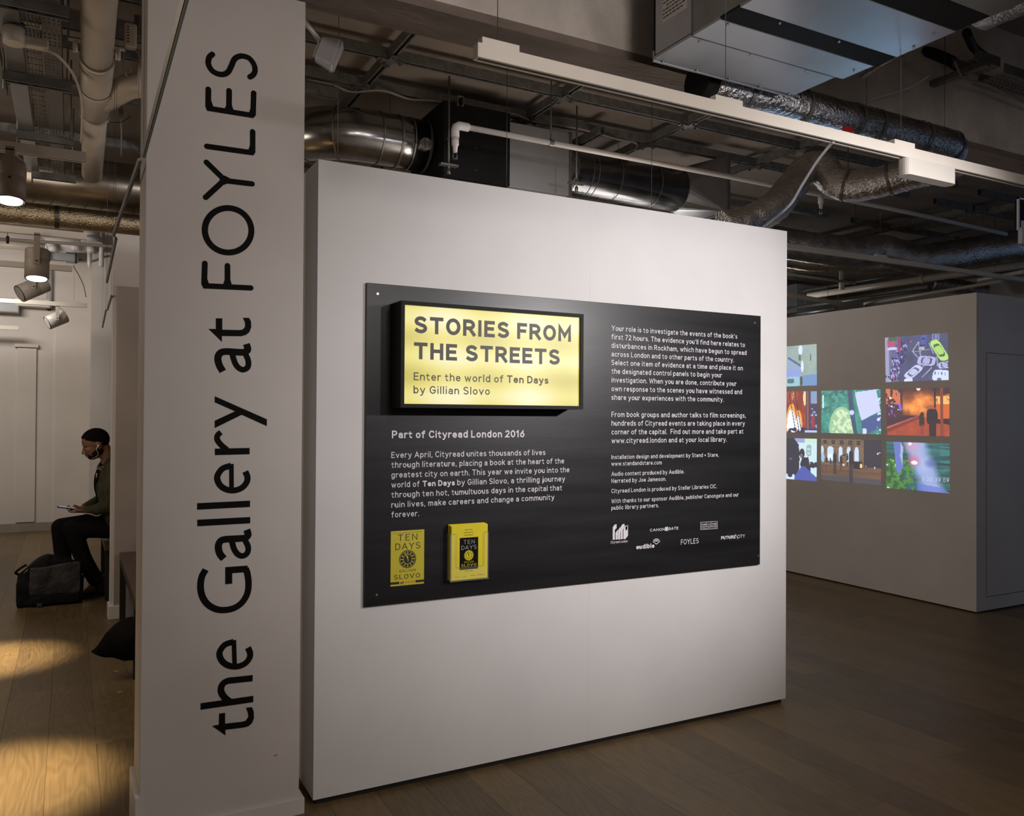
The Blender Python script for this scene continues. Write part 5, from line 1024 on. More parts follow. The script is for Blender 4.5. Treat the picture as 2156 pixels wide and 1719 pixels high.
# cable support channels
def channel(lab, x0, x1, y, z0=3.08, h=.045):
    t = thing('support_channel', lab, 'channel', ((x0+x1)/2, y, z0), 'channels under the hall cable trays')
    MB().prism([(-.022, 0), (-.022, h), (.022, h), (.022, 0), (.014, 0), (.014, .004), (.019, .004), (.019, h-.003), (-.019, h-.003), (-.019, .004), (-.014, .004), (-.014, 0)], lambda u, v, q: (q, y+u, z0+v), x0, x1).build('channel', GALVD, t)
    b = MB(); x = x0+.03
    while x < x1-.05: b.box(x, x+.032, y-.007, y+.007, z0-.0008, z0+.001); x += .065
    b.build('slot', RUBBER, t)['kind'] = 'stuff'
    MB().tube([(x1-.02, y, z0+h), (x1-.02, y, 3.6)], .006, 6).build('rod', GALVD, t)
    if x0 > -.4: MB().tube([(x0+.004, y, z0-.04), (x0+.004, y, 3.6)], .006, 6).build('rod', GALVD, t)
    return t
channel('slotted channel at the top left corner, nearest of the row', -.75, -.02, 3.84)
channel('slotted channel under the trays, second from the camera', -.305, -.008, 4.70)
channel('slotted channel under the trays, third, above the near track', -.295, .005, 5.65)
channel('slotted channel under the trays, farthest, behind the third', -.25, .02, 6.55)
tr = tray('perforated cable tray running back beside the thick cream pipe', Vector((-.125, 3.2, 3.14)), UY, UX, 3.6, .075, 90, 4, GALVD, .03); 
t = thing('cable_trunking', 'plain flat grey cable trunking running back, leftmost of the trays', 'trunking', (-.25, 4.8, 3.14)); MB().box(-.285, -.205, 3.0, 6.6, 3.1265, 3.18, .003).build('casing', GALV, t)
MB().box(-.42, -.318, 3.0, 5.3, 3.2, 3.25, .003).build('casing', GALVD, t)
bt = thing('basket_tray', 'wire basket tray between the trunking and the perforated tray', 'cable tray', (-.165, 4.9, 3.15)); b = MB()
for x in (-.195, -.180, -.165, -.150, -.138): b.tube([(x, 3.2, 3.15), (x, 6.6, 3.15)], .0022, 5)
y = 3.25
while y < 6.6: b.tube([(-.198, y, 3.149), (-.135, y, 3.149)], .0022, 5); y += .075
o = b.build('wire_mesh', STEEL, bt); o['kind'] = 'stuff'
dl = thing('ceiling_lamp', 'round cream lamp drum hanging among the cable trays', 'lamp', (-.245, 4.16, 3.02)); q = at(29, 88, Z=3.06)
MB().tube([(q.x, q.y, 3.05), (q.x, q.y, 3.12)], .041, 24).build('drum', PIPE, dl); MB().tube([(q.x, q.y, 3.121), (q.x, q.y, 3.14)], .042, 24).build('ring', RUBBER, dl)
MB().box(q.x+.03, q.x+.13, q.y+.0, q.y+.05, 3.06, 3.10, .008).build('driver_box', PIPE, dl)
tag(MB().tube(smooth_pts([at(92, 103, Z=3.06), at(122, 118, Z=3.05), at(150, 150, Z=3.03), at(166, 185, Z=3.0), at(173, 225, Z=3.05), at(171, 300, Z=3.1)], 5), .006, 8).build('cream_cable', PIPE), 'cream cable curving from the round lamp to the thick pipe', 'cable')
# electrical box top, strap
eb = thing('junction_box', 'cream slotted junction box hung right of the thick pipe', 'box', tuple(at(276, 95, D=4.3))); q0 = at(262, 95, D=4.3); q1 = at(290, 45, D=4.3)
MB().box(q0.x, q1.x, q0.y, q0.y+.06, q0.z, q1.z, .012).build('case', PIPE, eb)
for i in range(6): zz = q0.z+.02+i*(q1.z-q0.z-.03)/6; MB().box(q0.x+.012, q0.x+.022, q0.y-.001, q0.y+.002, zz, zz+.006).build('vent_slot', INK, eb)
tag(MB().box(at(282, 0, D=4.45).x, at(297, 0, D=4.45).x, q0.y+.1, q0.y+.11, q1.z-.02, 3.6).build('steel_strap', GALVD), 'perforated grey steel strap holding the junction box', 'strap')
for a_, lab in (([(262, 98), (245, 104), (238, 120), (240, 160)], 'grey cable looping left from the junction box'), ([(272, 98), (262, 110), (260, 135), (266, 160)], 'grey cable hanging straight from the junction box'), ([(282, 98), (292, 115), (300, 140), (304, 165)], 'grey cable looping right from the junction box')):
    tag(MB().tube(smooth_pts([at(*p, D=4.35) for p in a_], 5), .005, 6).build('grey_cable', CABLE), lab, 'cable')
strut('x', -1.5, 1.5, at(200, 112, Z=3.5).y, 3.5, parent=ceil_); strut('x', -1.5, .36, at(200, 305, Z=3.5).y, 3.5, parent=ceil_)
for px_, ya, yb, lab in ((255, 230, 330, 'threaded rod with clamp under the pipe branch'), (276, 105, 165, 'threaded rod above the pipe branch, by the pillar')):
    a, b_ = at(px_, yb, D=5.4), at(px_, ya, D=5.4); r = thing('hanger_rod', lab, 'hanger', tuple(a)); MB().tube([a, b_+Vector((0, 0, .2))], .006, 6).build('rod', GALVD, r); MB().box(b_.x-.016, b_.x+.016, b_.y-.012, b_.y+.012, b_.z-.07, b_.z, .004).build('clamp', GALVD, r)
tag(MB().tube(smooth_pts([at(232, 258, D=5.3), at(255, 257, D=5.2), at(275, 245, D=5.3)], 4), .0025, 5).build('cable_tie', RUBBER), 'thin black cable tie tail under the pipe branch', 'tie')
# spiral duct and foil duct across the hall
hd = thing('spiral_duct', 'wide spiral metal duct crossing the hall ceiling, upper left', 'duct', (.1, 7.35, 3.08)); cz = at(150, 383, Y=7.35).z
rD = (at(150, 332, Y=7.35).z-at(150, 437, Y=7.35).z)/2
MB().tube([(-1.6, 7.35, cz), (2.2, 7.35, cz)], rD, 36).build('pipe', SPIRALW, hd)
for i in range(16):
    x = -.75+i*.118; MB().tube([(x, 7.35, cz), (x+.006, 7.352, cz)], rD*1.018, 36, caps=False).build('seam', GALVD, hd)
fz = at(150, 458, Y=7.75).z; rF = (at(150, 432, Y=7.75).z-at(150, 482, Y=7.75).z)/2
hf = thing('foil_duct', 'golden-lit foil-wrapped duct right under the wide spiral duct', 'duct', (.1, 7.75, fz)); fp = [Vector((-1.6+i*.05, 7.75, fz)) for i in range(70)]
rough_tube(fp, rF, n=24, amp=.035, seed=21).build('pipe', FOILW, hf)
bx_ = at(120, 458, Y=7.75).x; MB().tube([(bx_-.016, 7.75, fz), (bx_+.016, 7.75, fz)], rF*1.09, 24, caps=False).build('band', ROD, hf)
# tracks with spot lights
def spotlight(lab, cx, y, ztop, arm, r, L, tilt, roll, bm_, lit, stem_w=.018, group=None):
    """cylinder spotlight on a side arm: tilt from straight down (deg), roll = heading of the tilt in the xy plane"""
    t = thing('spotlight', lab, 'spotlight', (cx, y, ztop-arm-L), group)
    d = Vector((math.sin(math.radians(tilt))*math.cos(math.radians(roll)), math.sin(math.radians(tilt))*math.sin(math.radians(roll)), -math.cos(math.radians(tilt))))
    c = Vector((cx, y, ztop-arm)); a = c-d*L*.45; e = c+d*L*.55
    MB().tube([a, a+d*.004, a+d*L*.36, a+d*L*.37, a+d*L*.38, e], [r*.97, r, r, r*.985, r, r], 28).build('body', bm_, t)
    MB().tube([e+d*.0002, e+d*.006], [r, r*.98], 28, caps=False).tube([e-d*.012, e+d*.0005], [r*.80, r*.97], 28, caps=False).build('bezel', RUBBER, t)
    MB().tube([e-d*.001, e+d*.0075], r*.80, 24).build('lens', LENSM if lit else LAMPW, t)
    MB().box(cx-stem_w/2, cx+stem_w/2, y-r-.012, y-r-.004, ztop-arm-.02, ztop-.012, .002).box(cx-stem_w/2, cx+stem_w/2, y-r-.012, y+.012, ztop-.022, ztop-.002, .002).build('arm', bm_, t)
    MB().tube([(cx, y-r-.016, ztop-arm), (cx, y-r-.008, ztop-arm)], .006, 10).build('pivot', RUBBER, t)
    MB().tube(smooth_pts([Vector((cx+.02, y-.01, ztop-.02)), Vector((cx+.06, y-.01, ztop-arm*.45)), Vector((cx+.035, y-.01, ztop-arm*.75)), a+Vector((.005, 0, 0))], 4), .003, 6).build('cord', LAMPW, t)
    return t
track('white track in the hall, nearest, under the cable trays', -1.2, .055, 4.41, 2.70)
track('white track in the hall, second from the camera, above the middle spotlight', -1.2, .089, 6.38, 2.70)
track('white track in the hall, third, with a thin tail cable', -1.2, .003, 7.87, 2.70)
track('white track in the hall, fourth, carrying two white spotlights', -1.6, .158, 10.47, 2.70, canopies=(at(144, 625, Y=10.47).x,))
track('white track in the hall, farthest and lowest, at the left edge', -2.5, -.55, 11.4, 2.49)
q = at(22, 385, Y=4.36); spotlight('large taupe lit spotlight cut by the left edge of the view', q.x, 4.37, 2.655, 2.655-q.z-.01, .062, .165, 9, 265, LAMPG, True, .036)
q = at(78, 553, Y=6.35); spotlight('taupe lit spotlight hanging in the hall, above the white tilted one', q.x, 6.36, 2.655, 2.655-q.z+.0, .073, .195, 9, 268, LAMPG, True, .036)
q = at(72, 606, Y=7.85); spotlight('white spotlight tilted towards lower left, just below the lit taupe one', q.x, 7.86, 2.655, 2.655-q.z, .072, .22, 60, 200, LAMPW, False, .03)
q = at(121, 672, Y=10.44); spotlight('white tilted spotlight, small, on the fourth hall track', q.x, 10.45, 2.655, 2.655-q.z, .075, .20, 62, 195, LAMPW, False, .035)
# services beneath the foil duct
def hpipe(lab, a, b_, Y, r, m=PIPE, name='white_pipe'): return tag(MB().tube([at(*a, Y=Y), at(*b_, Y=Y)], r, 12).build(name, m), lab, 'pipe')
hpipe('thin cream pipe across the hall end wall, under the second track', (-40, 501), (236, 519), 8.4, .014)
hpipe('thick white pipe along the hall end wall, at left', (-60, 510), (120, 524), 11.69, .05)
w2 = thing('pipe_manifold', 'cluster of white plastic pipes and elbows under the foil duct, hall end', 'pipes', tuple(at(160, 510, Y=11.0)))
MB().tube([at(95, 513, Y=11), at(205, 520, Y=11)], .085, 16).build('pipe', PVC, w2); MB().tube([at(193, 480, Y=10.6), at(193, 508, Y=10.6)], .085, 20).build('pipe', PVC, w2); MB().tube([at(193, 500, Y=10.6), at(193, 511, Y=10.6)], .11, 20).build('elbow', PVC, w2)
MB().tube([at(216, 482, Y=10.8), at(213, 562, Y=10.8)], .028, 12).build('pipe', PVC, w2)
for x, y in ((112, 522), (192, 525), (160, 520)): MB().tube([at(x, y-5, Y=10.9), at(x, y+5, Y=10.9), at(x, y+8, Y=10.9)], [.05, .05, .03], 10).build('end_cap', PVC, w2)
MB().tube([at(188, 530, Y=10.9), at(188, 555, Y=10.9), at(188, 560, Y=10.9), at(188, 568, Y=10.9)], [.025, .022, .012, .004], 10).build('sprinkler_head', PVC, w2)
cb = thing('cable_duct', 'grey cable duct with a dark bent cable on the hall end wall', 'duct', tuple(at(130, 545, Y=11.2)))
g0, g1 = at(98, 547, Y=11.2), at(166, 537, Y=11.2); MB().box(g0.x, g1.x, 11.15, 11.25, g0.z, g1.z, .01).build('casing', GREYBOX, cb); g0, g1 = at(139, 540, Y=11.25), at(155, 522, Y=11.25); MB().box(g0.x, g1.x, 11.26, 11.75, g0.z, g1.z+.1).build('riser', GREYBOX, cb)
MB().tube(smooth_pts([at(164, 547, Y=11.2), at(195, 550, Y=11.2), at(220, 541, Y=11.2), at(238, 539, Y=11.2)], 4), .014, 8).build('cable', STEEL, cb)
for x, y0, y1 in ((104, 530, 551), (160, 524, 555)): MB().tube([at(x, y0, Y=11.12), at(x, y1, Y=11.12)], .012, 6).build('bolt', RUBBER, cb)
hpipe('upright pale grey pipe on the hall end wall ending in a black bend', (105, 558), (104, 650), 11.715, .032, SPK, 'drain_pipe')
tag(MB().tube(smooth_pts([at(99, 647, Y=11.73), at(101, 651, Y=11.73), at(105, 652, Y=11.73), at(109, 646, Y=11.73), at(109, 640, Y=11.73)], 3), .014, 8).build('black_bend', RUBBER), 'black rubber bend at the foot of the upright grey pipe', 'pipe')
for a_, b_, m_, lab, nm in (((31, 645), (106, 631), LAMPW, 'white air conditioner case high on the hall end wall', 'air_conditioner'), ((-60, 655), (41, 630), GREYBOX, 'grey metal box high at the left edge, next to the white case', 'metal_box')):
    Y = 11.648 if m_ is LAMPW else 11.65; g0, g1 = at(*a_, Y=Y), at(*b_, Y=Y); t = thing(nm, lab, 'box', ((g0.x+g1.x)/2, Y, g0.z)); MB().box(g0.x, g1.x, Y-.06, Y+.1, g0.z, g1.z, .012).build('case', m_, t); MB().box(g0.x+.02, g1.x-.02, Y-.062, Y-.0595, g0.z+.01, g0.z+.02).build('vent', SKIRT if m_ is LAMPW else STEEL, t)
tag(MB().tube(smooth_pts([at(154, 560, Y=8.0), at(166, 580, Y=8.0), at(176, 602, Y=8.0), at(181, 626, Y=8.0)], 5), .004, 6).build('tail_cable', CABLE), 'thin tail cable curving from the third hall track to the fourth', 'cable')
tag(MB().tube([at(16, 482, Y=6.4), at(16, 497, Y=6.4), at(16, 498, Y=6.4), at(16, 513, Y=6.4)], [.002, .002, .010, .008], 8).build('hanging_clip', RUBBER), 'small black clip hanging from the second hall track at left', 'clip')

# ------------------------------------------------------------------ benches and coat
bn = thing('bench', 'long brown wooden bench with black legs, half hidden by the pillar', 'bench', (.5, 5.7, 0))
bx0 = .318; MB().box(bx0, .80, 4.85, 6.47, .435, .475, .003).build('seat', BENCH, bn)
MB().box(bx0+.001, .799, 4.86, 6.46, .395, .434, .003).build('apron', BENCHL, bn)
for x in (bx0+.002, .76): 
    for y in (4.97, 6.40): MB().box(x, x+.038, y, y+.05, 0, .394, .002).build('leg', BENCHL, bn)
b2 = thing('bench', 'bench under the seated person, mostly hidden by the partition', 'bench', (.6, 7.5, 0))
MB().box(.245, .72, 7.10, 8.3, .395, .43, .003).build('seat', BENCH, b2)
for x in (.252, .66):
    for y in (7.16, 8.1): MB().box(x, x+.04, y, y+.05, 0, .394, .002).build('leg', BENCHL, b2)
# coat draped over the near bench: collar end sticks out to the left
def px3(x, y, Y): return at(x, y, Y=Y)
rings = []
spec = [((292, 1298), (294, 1392), .30), ((270, 1303), (276, 1390), .30), ((248, 1312), (268, 1391), .26), ((228, 1326), (262, 1392), .20), ((212, 1345), (250, 1389), .13), ((200, 1366), (228, 1384), .08), ((190, 1372), (193, 1377), .03)]
cv = MB(); n = 18; vs = []
for (a, c, d) in spec:
    A_1, B_1 = at(*a, Y=5.05), at(*c, Y=5.05); mid = (A_1+B_1)/2; half = (A_1-B_1)/2
    for j in range(n):
        t = 2*math.pi*j/n; w = 1+.05*math.sin(3*t+a[0]*.1); v = mid+half*math.cos(t)*w+Vector((0, 1, 0))*d*.5*math.sin(t)*w; vs.append(v)
A_1, B_1 = at(330, 1296, Y=5.05), at(330, 1350, Y=5.05); pre = []
for j in range(n): t = 2*math.pi*j/n; pre.append((A_1+B_1)/2+(A_1-B_1)/2*math.cos(t)+Vector((0, .17*math.sin(t), 0)))
vs = pre+vs; k = len(spec)+1
fs = [(i*n+j, i*n+(j+1) % n, (i+1)*n+(j+1) % n, (i+1)*n+j) for i in range(k-1) for j in range(n)]+[tuple(range(n))[::-1], tuple(range((k-1)*n, k*n))]
ct = cv.add(vs, fs, True).build('folded_coat', COAT); tag(ct, 'black coat draped over the near end of the brown bench', 'coat')
sb = ct.modifiers.new('s', 'SUBSURF'); sb.levels = sb.render_levels = 2
tx = bpy.data.textures.new('folds', 'CLOUDS'); tx.noise_scale = .12; dm = ct.modifiers.new('d', 'DISPLACE'); dm.texture = tx; dm.strength = .03; dm.mid_level = .5
for x, y, w_ in ((230, 1314, .018), (245, 1414, .022), (252, 1458, .022), (279, 1627, .022)):
    p = at(x, y, Z=0); lab = {1314: 'small yellow floor dot beside the partition foot', 1414: 'small yellow floor dot below the black coat', 1458: 'small yellow floor dot, second below the coat', 1627: 'small yellow floor dot nearest the pillar foot'}[y]
    tag(MB().tube([(p.x, p.y, .0002), (p.x, p.y, .0012)], w_/2 if y != 1314 else .007, 12).build('floor_sticker', GOLD), lab, 'sticker')

# ------------------------------------------------------------------ seated person, phone, bag
def organic(name, b, m, parent, voxel=.006, smooth=6, fac=.5):
    o = b.build(name+'_src', m, None, fixn=True)
    r = o.modifiers.new('r', 'REMESH'); r.mode = 'VOXEL'; r.voxel_size = voxel; r.use_smooth_shade = True
    q = o.modifiers.new('s', 'SMOOTH'); q.factor = fac; q.iterations = smooth
    bpy.context.view_layer.update(); dg = bpy.context.evaluated_depsgraph_get(); me = bpy.data.meshes.new_from_object(o.evaluated_get(dg)); me.name = name
    off = o.location.copy(); bpy.data.objects.remove(o)
    me.transform(Matrix.Translation(off-(origin_of(parent) if parent else off))); me.materials.clear(); me.materials.append(m)
    for p in me.polygons: p.use_smooth = True
    n = bpy.data.objects.new(name, me); C.objects.link(n)
    if parent: n.parent = parent
    else: n.location = off
    return n
def limb(b, pts, rr, n=16):
    P = [Vector(p) for p in pts]; b.tube(smooth_pts(P, 5), list(np.interp(np.linspace(0, len(P)-1, (len(P)-1)*5+1), range(len(P)), rr)), n)
    for p, r in ((P[0], rr[0]), (P[-1], rr[-1])): b.ball(p, r*.99, 14, 10)
PE = thing('person', 'seated person in olive parka and black trousers, head bowed over a phone', 'person', (.25, 7.45, 0))
HC = Vector((.183, 7.40, 1.205)); pa = math.radians(24)
fw_ = Vector((-math.cos(pa), -.10, -math.sin(pa))).normalized(); sd_ = Vector((0, 1, 0)); sd_ = (sd_-fw_*sd_.dot(fw_)).normalized(); up_ = sd_.cross(fw_); up_ = -up_ if up_.z < 0 else up_
def hp_(f, s, u): return HC+fw_*f+sd_*s+up_*u
def hball(b, f, s, u, rf, rs, ru, nu=22, nv=16, keep=None):
    vs = []; fs = []
    for i in range(nv+1):
        t = math.pi*i/nv
        for j in range(nu): p = 2*math.pi*j/nu; vs.append((f+rf*math.sin(t)*math.cos(p), s+rs*math.sin(t)*math.sin(p), u+ru*math.cos(t)))
    for i in range(nv):
        for j in range(nu):
            q = (i*nu+j, (i+1)*nu+j, (i+1)*nu+(j+1) % nu, i*nu+(j+1) % nu)
            if keep is None or all(keep(*vs[k]) for k in q): fs.append(q)
    return b.add([hp_(*v) for v in vs], fs, True)
b = MB()
hball(b, -.012, 0, .035, .100, .077, .090); hball(b, .030, 0, -.020, .066, .062, .082); hball(b, .052, 0, -.062, .036, .040, .036)      # cranium, face, chin
hball(b, .076, 0, .016, .016, .046, .012); b.tube([hp_(.088, 0, .012), hp_(.108, 0, -.022), hp_(.104, 0, -.028)], [.009, .013, .012], 12)   # brow, nose
for s in (-.011, .011): hball(b, .096, s, -.028, .010, .008, .008, 10, 8)
hball(b, .090, 0, -.048, .013, .024, .007, 14, 10); hball(b, .087, 0, -.059, .013, .021, .008, 14, 10)                                   # lips
for s in (-1, 1):
    hball(b, .060, s*.033, -.012, .030, .022, .020, 14, 10); hball(b, .078, s*.030, .004, .012, .014, .010, 12, 8)                       # cheeks, eyes
    hball(b, -.014, s*.078, -.006, .020, .010, .032, 14, 10); hball(b, -.008, s*.075, -.034, .010, .009, .012, 10, 8)                    # ears
    hball(b, .010, s*.045, -.048, .045, .018, .032, 14, 10)                                                                               # jaw
b.tube(smooth_pts([hp_(-.035, 0, -.03), (.275, 7.41, 1.10), (.31, 7.42, 1.00)], 5), [.056]*6+[.064]*5, 18)
# trunk and limbs (mostly under the clothes)
b.tube(smooth_pts([(.30, 7.42, 1.02), (.30, 7.42, .85), (.36, 7.42, .66), (.40, 7.42, .54)], 4), .105, 20); b.ball((.31, 7.42, .95), (.11, .17, .14)); b.ball((.41, 7.42, .55), (.12, .17, .10))
NS, NE_, NW = (.315, 7.24, 1.03), (.285, 7.20, .735), (.115, 7.27, .695); FS, FE_, FW = (.30, 7.60, 1.03), (.25, 7.62, .745), (.10, 7.44, .700)
limb(b, [NS, NE_], [.05, .038]); limb(b, [NE_, NW], [.038, .025]); limb(b, [FS, FE_], [.05, .038]); limb(b, [FE_, FW], [.038, .025])
NH, NK, NA = (.41, 7.34, .54), (.028, 7.38, .545), (.205, 7.37, .10); FH, FK, FA = (.41, 7.52, .54), (-.055, 7.54, .545), (-.02, 7.52, .10)
limb(b, [NH, NK], [.085, .055]); limb(b, [NK, NA], [.052, .034]); limb(b, [FH, FK], [.085, .055]); limb(b, [FK, FA], [.052, .034])
limb(b, [NA, (.13, 7.37, .04)], [.034, .03]); limb(b, [FA, (-.10, 7.52, .04)], [.034, .03])
# near hand cradling the phone from below, far hand's thumb on top
def hand(W0, D0, side, curl, thumb):
    W0 = Vector(W0); D0 = Vector(D0).normalized(); sv = Vector(side).normalized(); nv_ = D0.cross(sv).normalized(); 
    if nv_.z > 0: nv_ = -nv_
    for k in range(5): b.ball(W0+D0*(.012+.016*k), (.024, .030-.001*k, .015), 14, 10)
    for k, (o_, L) in enumerate(((-.028, .062), (-.009, .072), (.010, .068), (.028, .054))):
        p0 = W0+D0*.075+sv*o_; p1 = p0+D0*L*.45+nv_*(.004); p2 = p1+D0*L*.22-nv_*curl*.5; p3 = p2-nv_*curl*.6-D0*.004
        limb(b, [p0-D0*.02, p1, p2, p3], [.0095, .0090, .0083, .0070], 10)
    t0 = W0+D0*.02+sv*thumb*.026; limb(b, [t0, t0+D0*.028+sv*thumb*.016-nv_*.010, t0+D0*.052+sv*thumb*.006-nv_*.020], [.012, .0105, .0085], 10)
hand(NW, (-1, .30, .0), (0, 1, 0), .024, -1)
hand(FW, (-1, -.38, .06), (0, 1, 0), .022, 1)
organic('body', b, SKIN, PE, .0052, 5)
hb = MB(); hball(hb, -.014, 0, .038, .107, .083, .096, 40, 30, keep=lambda f, s, u: (u > .018+.70*f + .02*(abs(s) < .05) if f > -.005 else (u > .010 if f > -.040 else u > -.052)))
ho = hb.build('hair', HAIR, PE); so = ho.modifiers.new('t', 'SOLIDIFY'); so.thickness = .006; so.offset = -1
bd = MB(); hball(bd, .052, 0, -.072, .0395, .043, .029)
for q_ in (-1, 1): hball(bd, .012, q_*.047, -.052, .050, .0185, .030, 14, 10); hball(bd, -.006, q_*.066, -.022, .012, .012, .026, 12, 8)
bd.tube([hp_(.086, -.026, -.045), hp_(.074, -.034, -.066)], .007, 8); organic('beard', bd, speckle(mat('short_beard', (.016, .009, .006), .9, spec=.1), 60), PE, .005, 3)
bm2 = MB(); hball(bm2, .093, 0, -.0415, .009, .026, .005, 14, 8); bm2.build('moustache', HAIR, PE)
for s in (-1, 1):
    MB().tube([hp_(.083, s*.016, .020), hp_(.082, s*.034, .024), hp_(.070, s*.050, .016)], .0034, 8).build('eyebrow', HAIR, PE)
    hball(MB(), .0845, s*.030, .0035, .007, .012, .0035, 12, 8).build('eyelid', HAIR, PE)
ep = MB(); ep.ball(hp_(-.006, -.090, -.010), .0085, 12, 8); ep.tube([hp_(-.006, -.090, -.012), hp_(.018, -.090, -.026)], .0038, 8); e1 = ep.build('earphone', EARW, PE)
wr = smooth_pts([hp_(.018, -.090, -.026), hp_(.026, -.086, -.075), Vector((.135, 7.30, 1.085)), Vector((.150, 7.30, 1.06)), Vector((.142, 7.31, 1.04)), Vector((.19, 7.27, 1.035)), Vector((.24, 7.26, 1.04))], 5)
MB().tube(wr, .0014, 6).build('earphone_wire', EARW, PE)
MB().tube(smooth_pts([(.10, 7.245, .68), (.145, 7.22, .675), (.20, 7.20, .66), (.26, 7.20, .70), (.33, 7.2, .74)], 5), .0022, 6).build('earphone_wire', EARW, PE)
b = MB(); b.ball((.285, 7.42, .90), (.115, .115, .19)); b.ball((.30, 7.42, .72), (.125, .12, .14)); organic('t_shirt', b, TEE, PE, .012, 4)
b = MB()
b.tube(smooth_pts([(.325, 7.32, 1.05), (.288, 7.31, .92), (.315, 7.30, .76), (.37, 7.31, .60)], 5), [.085]*6+[.105]*6+[.11]*4, 20)
b.tube(smooth_pts([(.31, 7.53, 1.05), (.275, 7.535, .92), (.30, 7.54, .76), (.35, 7.53, .60)], 5), [.082]*6+[.10]*6+[.11]*4, 20)
b.ball((.37, 7.42, .95), (.10, .19, .17)); b.ball((.42, 7.42, .70), (.10, .18, .17))
limb(b, [NS, NE_], [.072, .060]); limb(b, [NE_, (.20, 7.235, .705), (.128, 7.263, .697)], [.060, .050, .036]); limb(b, [FS, FE_], [.072, .060]); limb(b, [FE_, (.115, 7.455, .703)], [.060, .036])
organic('parka', b, PARKA, PE, .008, 4)
b = MB()
b.tube(smooth_pts([(.30, 7.50, 1.135), (.345, 7.43, 1.15), (.315, 7.345, 1.13), (.265, 7.315, 1.075), (.235, 7.31, 1.02)], 6), [.022]*12+[.018]*13, 12)
b.tube(smooth_pts([(.29, 7.50, 1.12), (.235, 7.50, 1.06), (.205, 7.48, 1.01)], 5), .018, 12); organic('collar', b, PARKA, PE, .007, 4)
for z in (.90, .99): MB().tube([(.19, 7.255, z), (.187, 7.253, z-.035)], .004, 6).build('toggle', SKIRT if z > .95 else PARKA, PE)
b = MB(); b.ball((.42, 7.44, .56), (.14, .19, .11))
limb(b, [NH, (.22, 7.36, .555), NK], [.105, .092, .075]); limb(b, [NK, (.10, 7.375, .32), (.198, 7.37, .125)], [.073, .062, .057]); limb(b, [FH, (.18, 7.53, .555), FK], [.105, .092, .073]); limb(b, [FK, (-.04, 7.53, .32), (-.02, 7.52, .15)], [.072, .062, .056])
organic('trousers', b, JEAN, PE, .009, 4)
for (A1, T1) in ((NA, (.13, 7.37, .0)), (FA, (-.10, 7.52, 0))):
    a = Vector(A1); dx = -1
    b = MB(); b.tube(smooth_pts([(a.x+.02, a.y, .16), (a.x+.02, a.y, .09), (a.x+.015, a.y, .05)], 4), [.043]*9, 16)
    for t, r, h in ((.05, .036, .045), (.02, .040, .050), (-.02, .040, .050), (-.055, .041, .044), (-.09, .042, .036), (-.12, .038, .032), (-.14, .030, .028)): b.ball((a.x+t, a.y, .014+h*.55), (.032, r, h*.62), 14, 10)
    sh = organic('shoe', b, LEATHER, PE, .006, 4)
    so_ = MB(); pts2 = [(a.x+.075*math.cos(q)-.045+(-.065*abs(math.cos(q)) if math.cos(q) < 0 else .05*math.cos(q)), a.y+.043*math.sin(q)) for q in np.linspace(0, 2*math.pi, 24, endpoint=False)]
    so_.prism(pts2, lambda u, v, q: (u, v, q), 0.0, .016).build('sole', RUBBER, sh)
    for k in range(4): MB().tube([(a.x-.035+k*.018, a.y-.022, .083+k*.013), (a.x-.04+k*.018, a.y+.022, .085+k*.013)], .0025, 5).build('lace', LEATHER, sh)
    MB().tube(smooth_pts([(a.x-.03, a.y-.03, .10), (a.x-.065, a.y-.04, .112), (a.x-.06, a.y-.045, .095), (a.x-.03, a.y-.035, .10)], 5), .002, 5).build('lace_loop', LEATHER, sh)
ph = thing('phone', 'black smartphone held in both hands by the seated person', 'phone', (-.03, 7.36, .71)); b = bmesh.new(); bmesh.ops.create_cube(b, size=1)
for v in b.verts: v.co = Vector((v.co.x*.135, v.co.y*.066, v.co.z*.009))
bmesh.ops.bevel(b, geom=b.edges[:], offset=.003, segments=2, affect='EDGES'); rot = Matrix.Rotation(math.radians(10), 4, 'Y'); bmesh.ops.transform(b, matrix=Matrix.Translation((-.015, 7.345, .718)) @ rot, verts=b.verts); MB().bm(b).build('body', RUBBER, ph)
b = bmesh.new(); bmesh.ops.create_cube(b, size=1); 
for v in b.verts: v.co = Vector((v.co.x*.118, v.co.y*.058, v.co.z*.0008+.0048))
bmesh.ops.transform(b, matrix=Matrix.Translation((-.015, 7.345, .718)) @ rot, verts=b.verts); MB().bm(b).build('screen', mat('phone_screen', (.05, .05, .06), .2, emit=(.5, .5, 1), es=.35), ph)

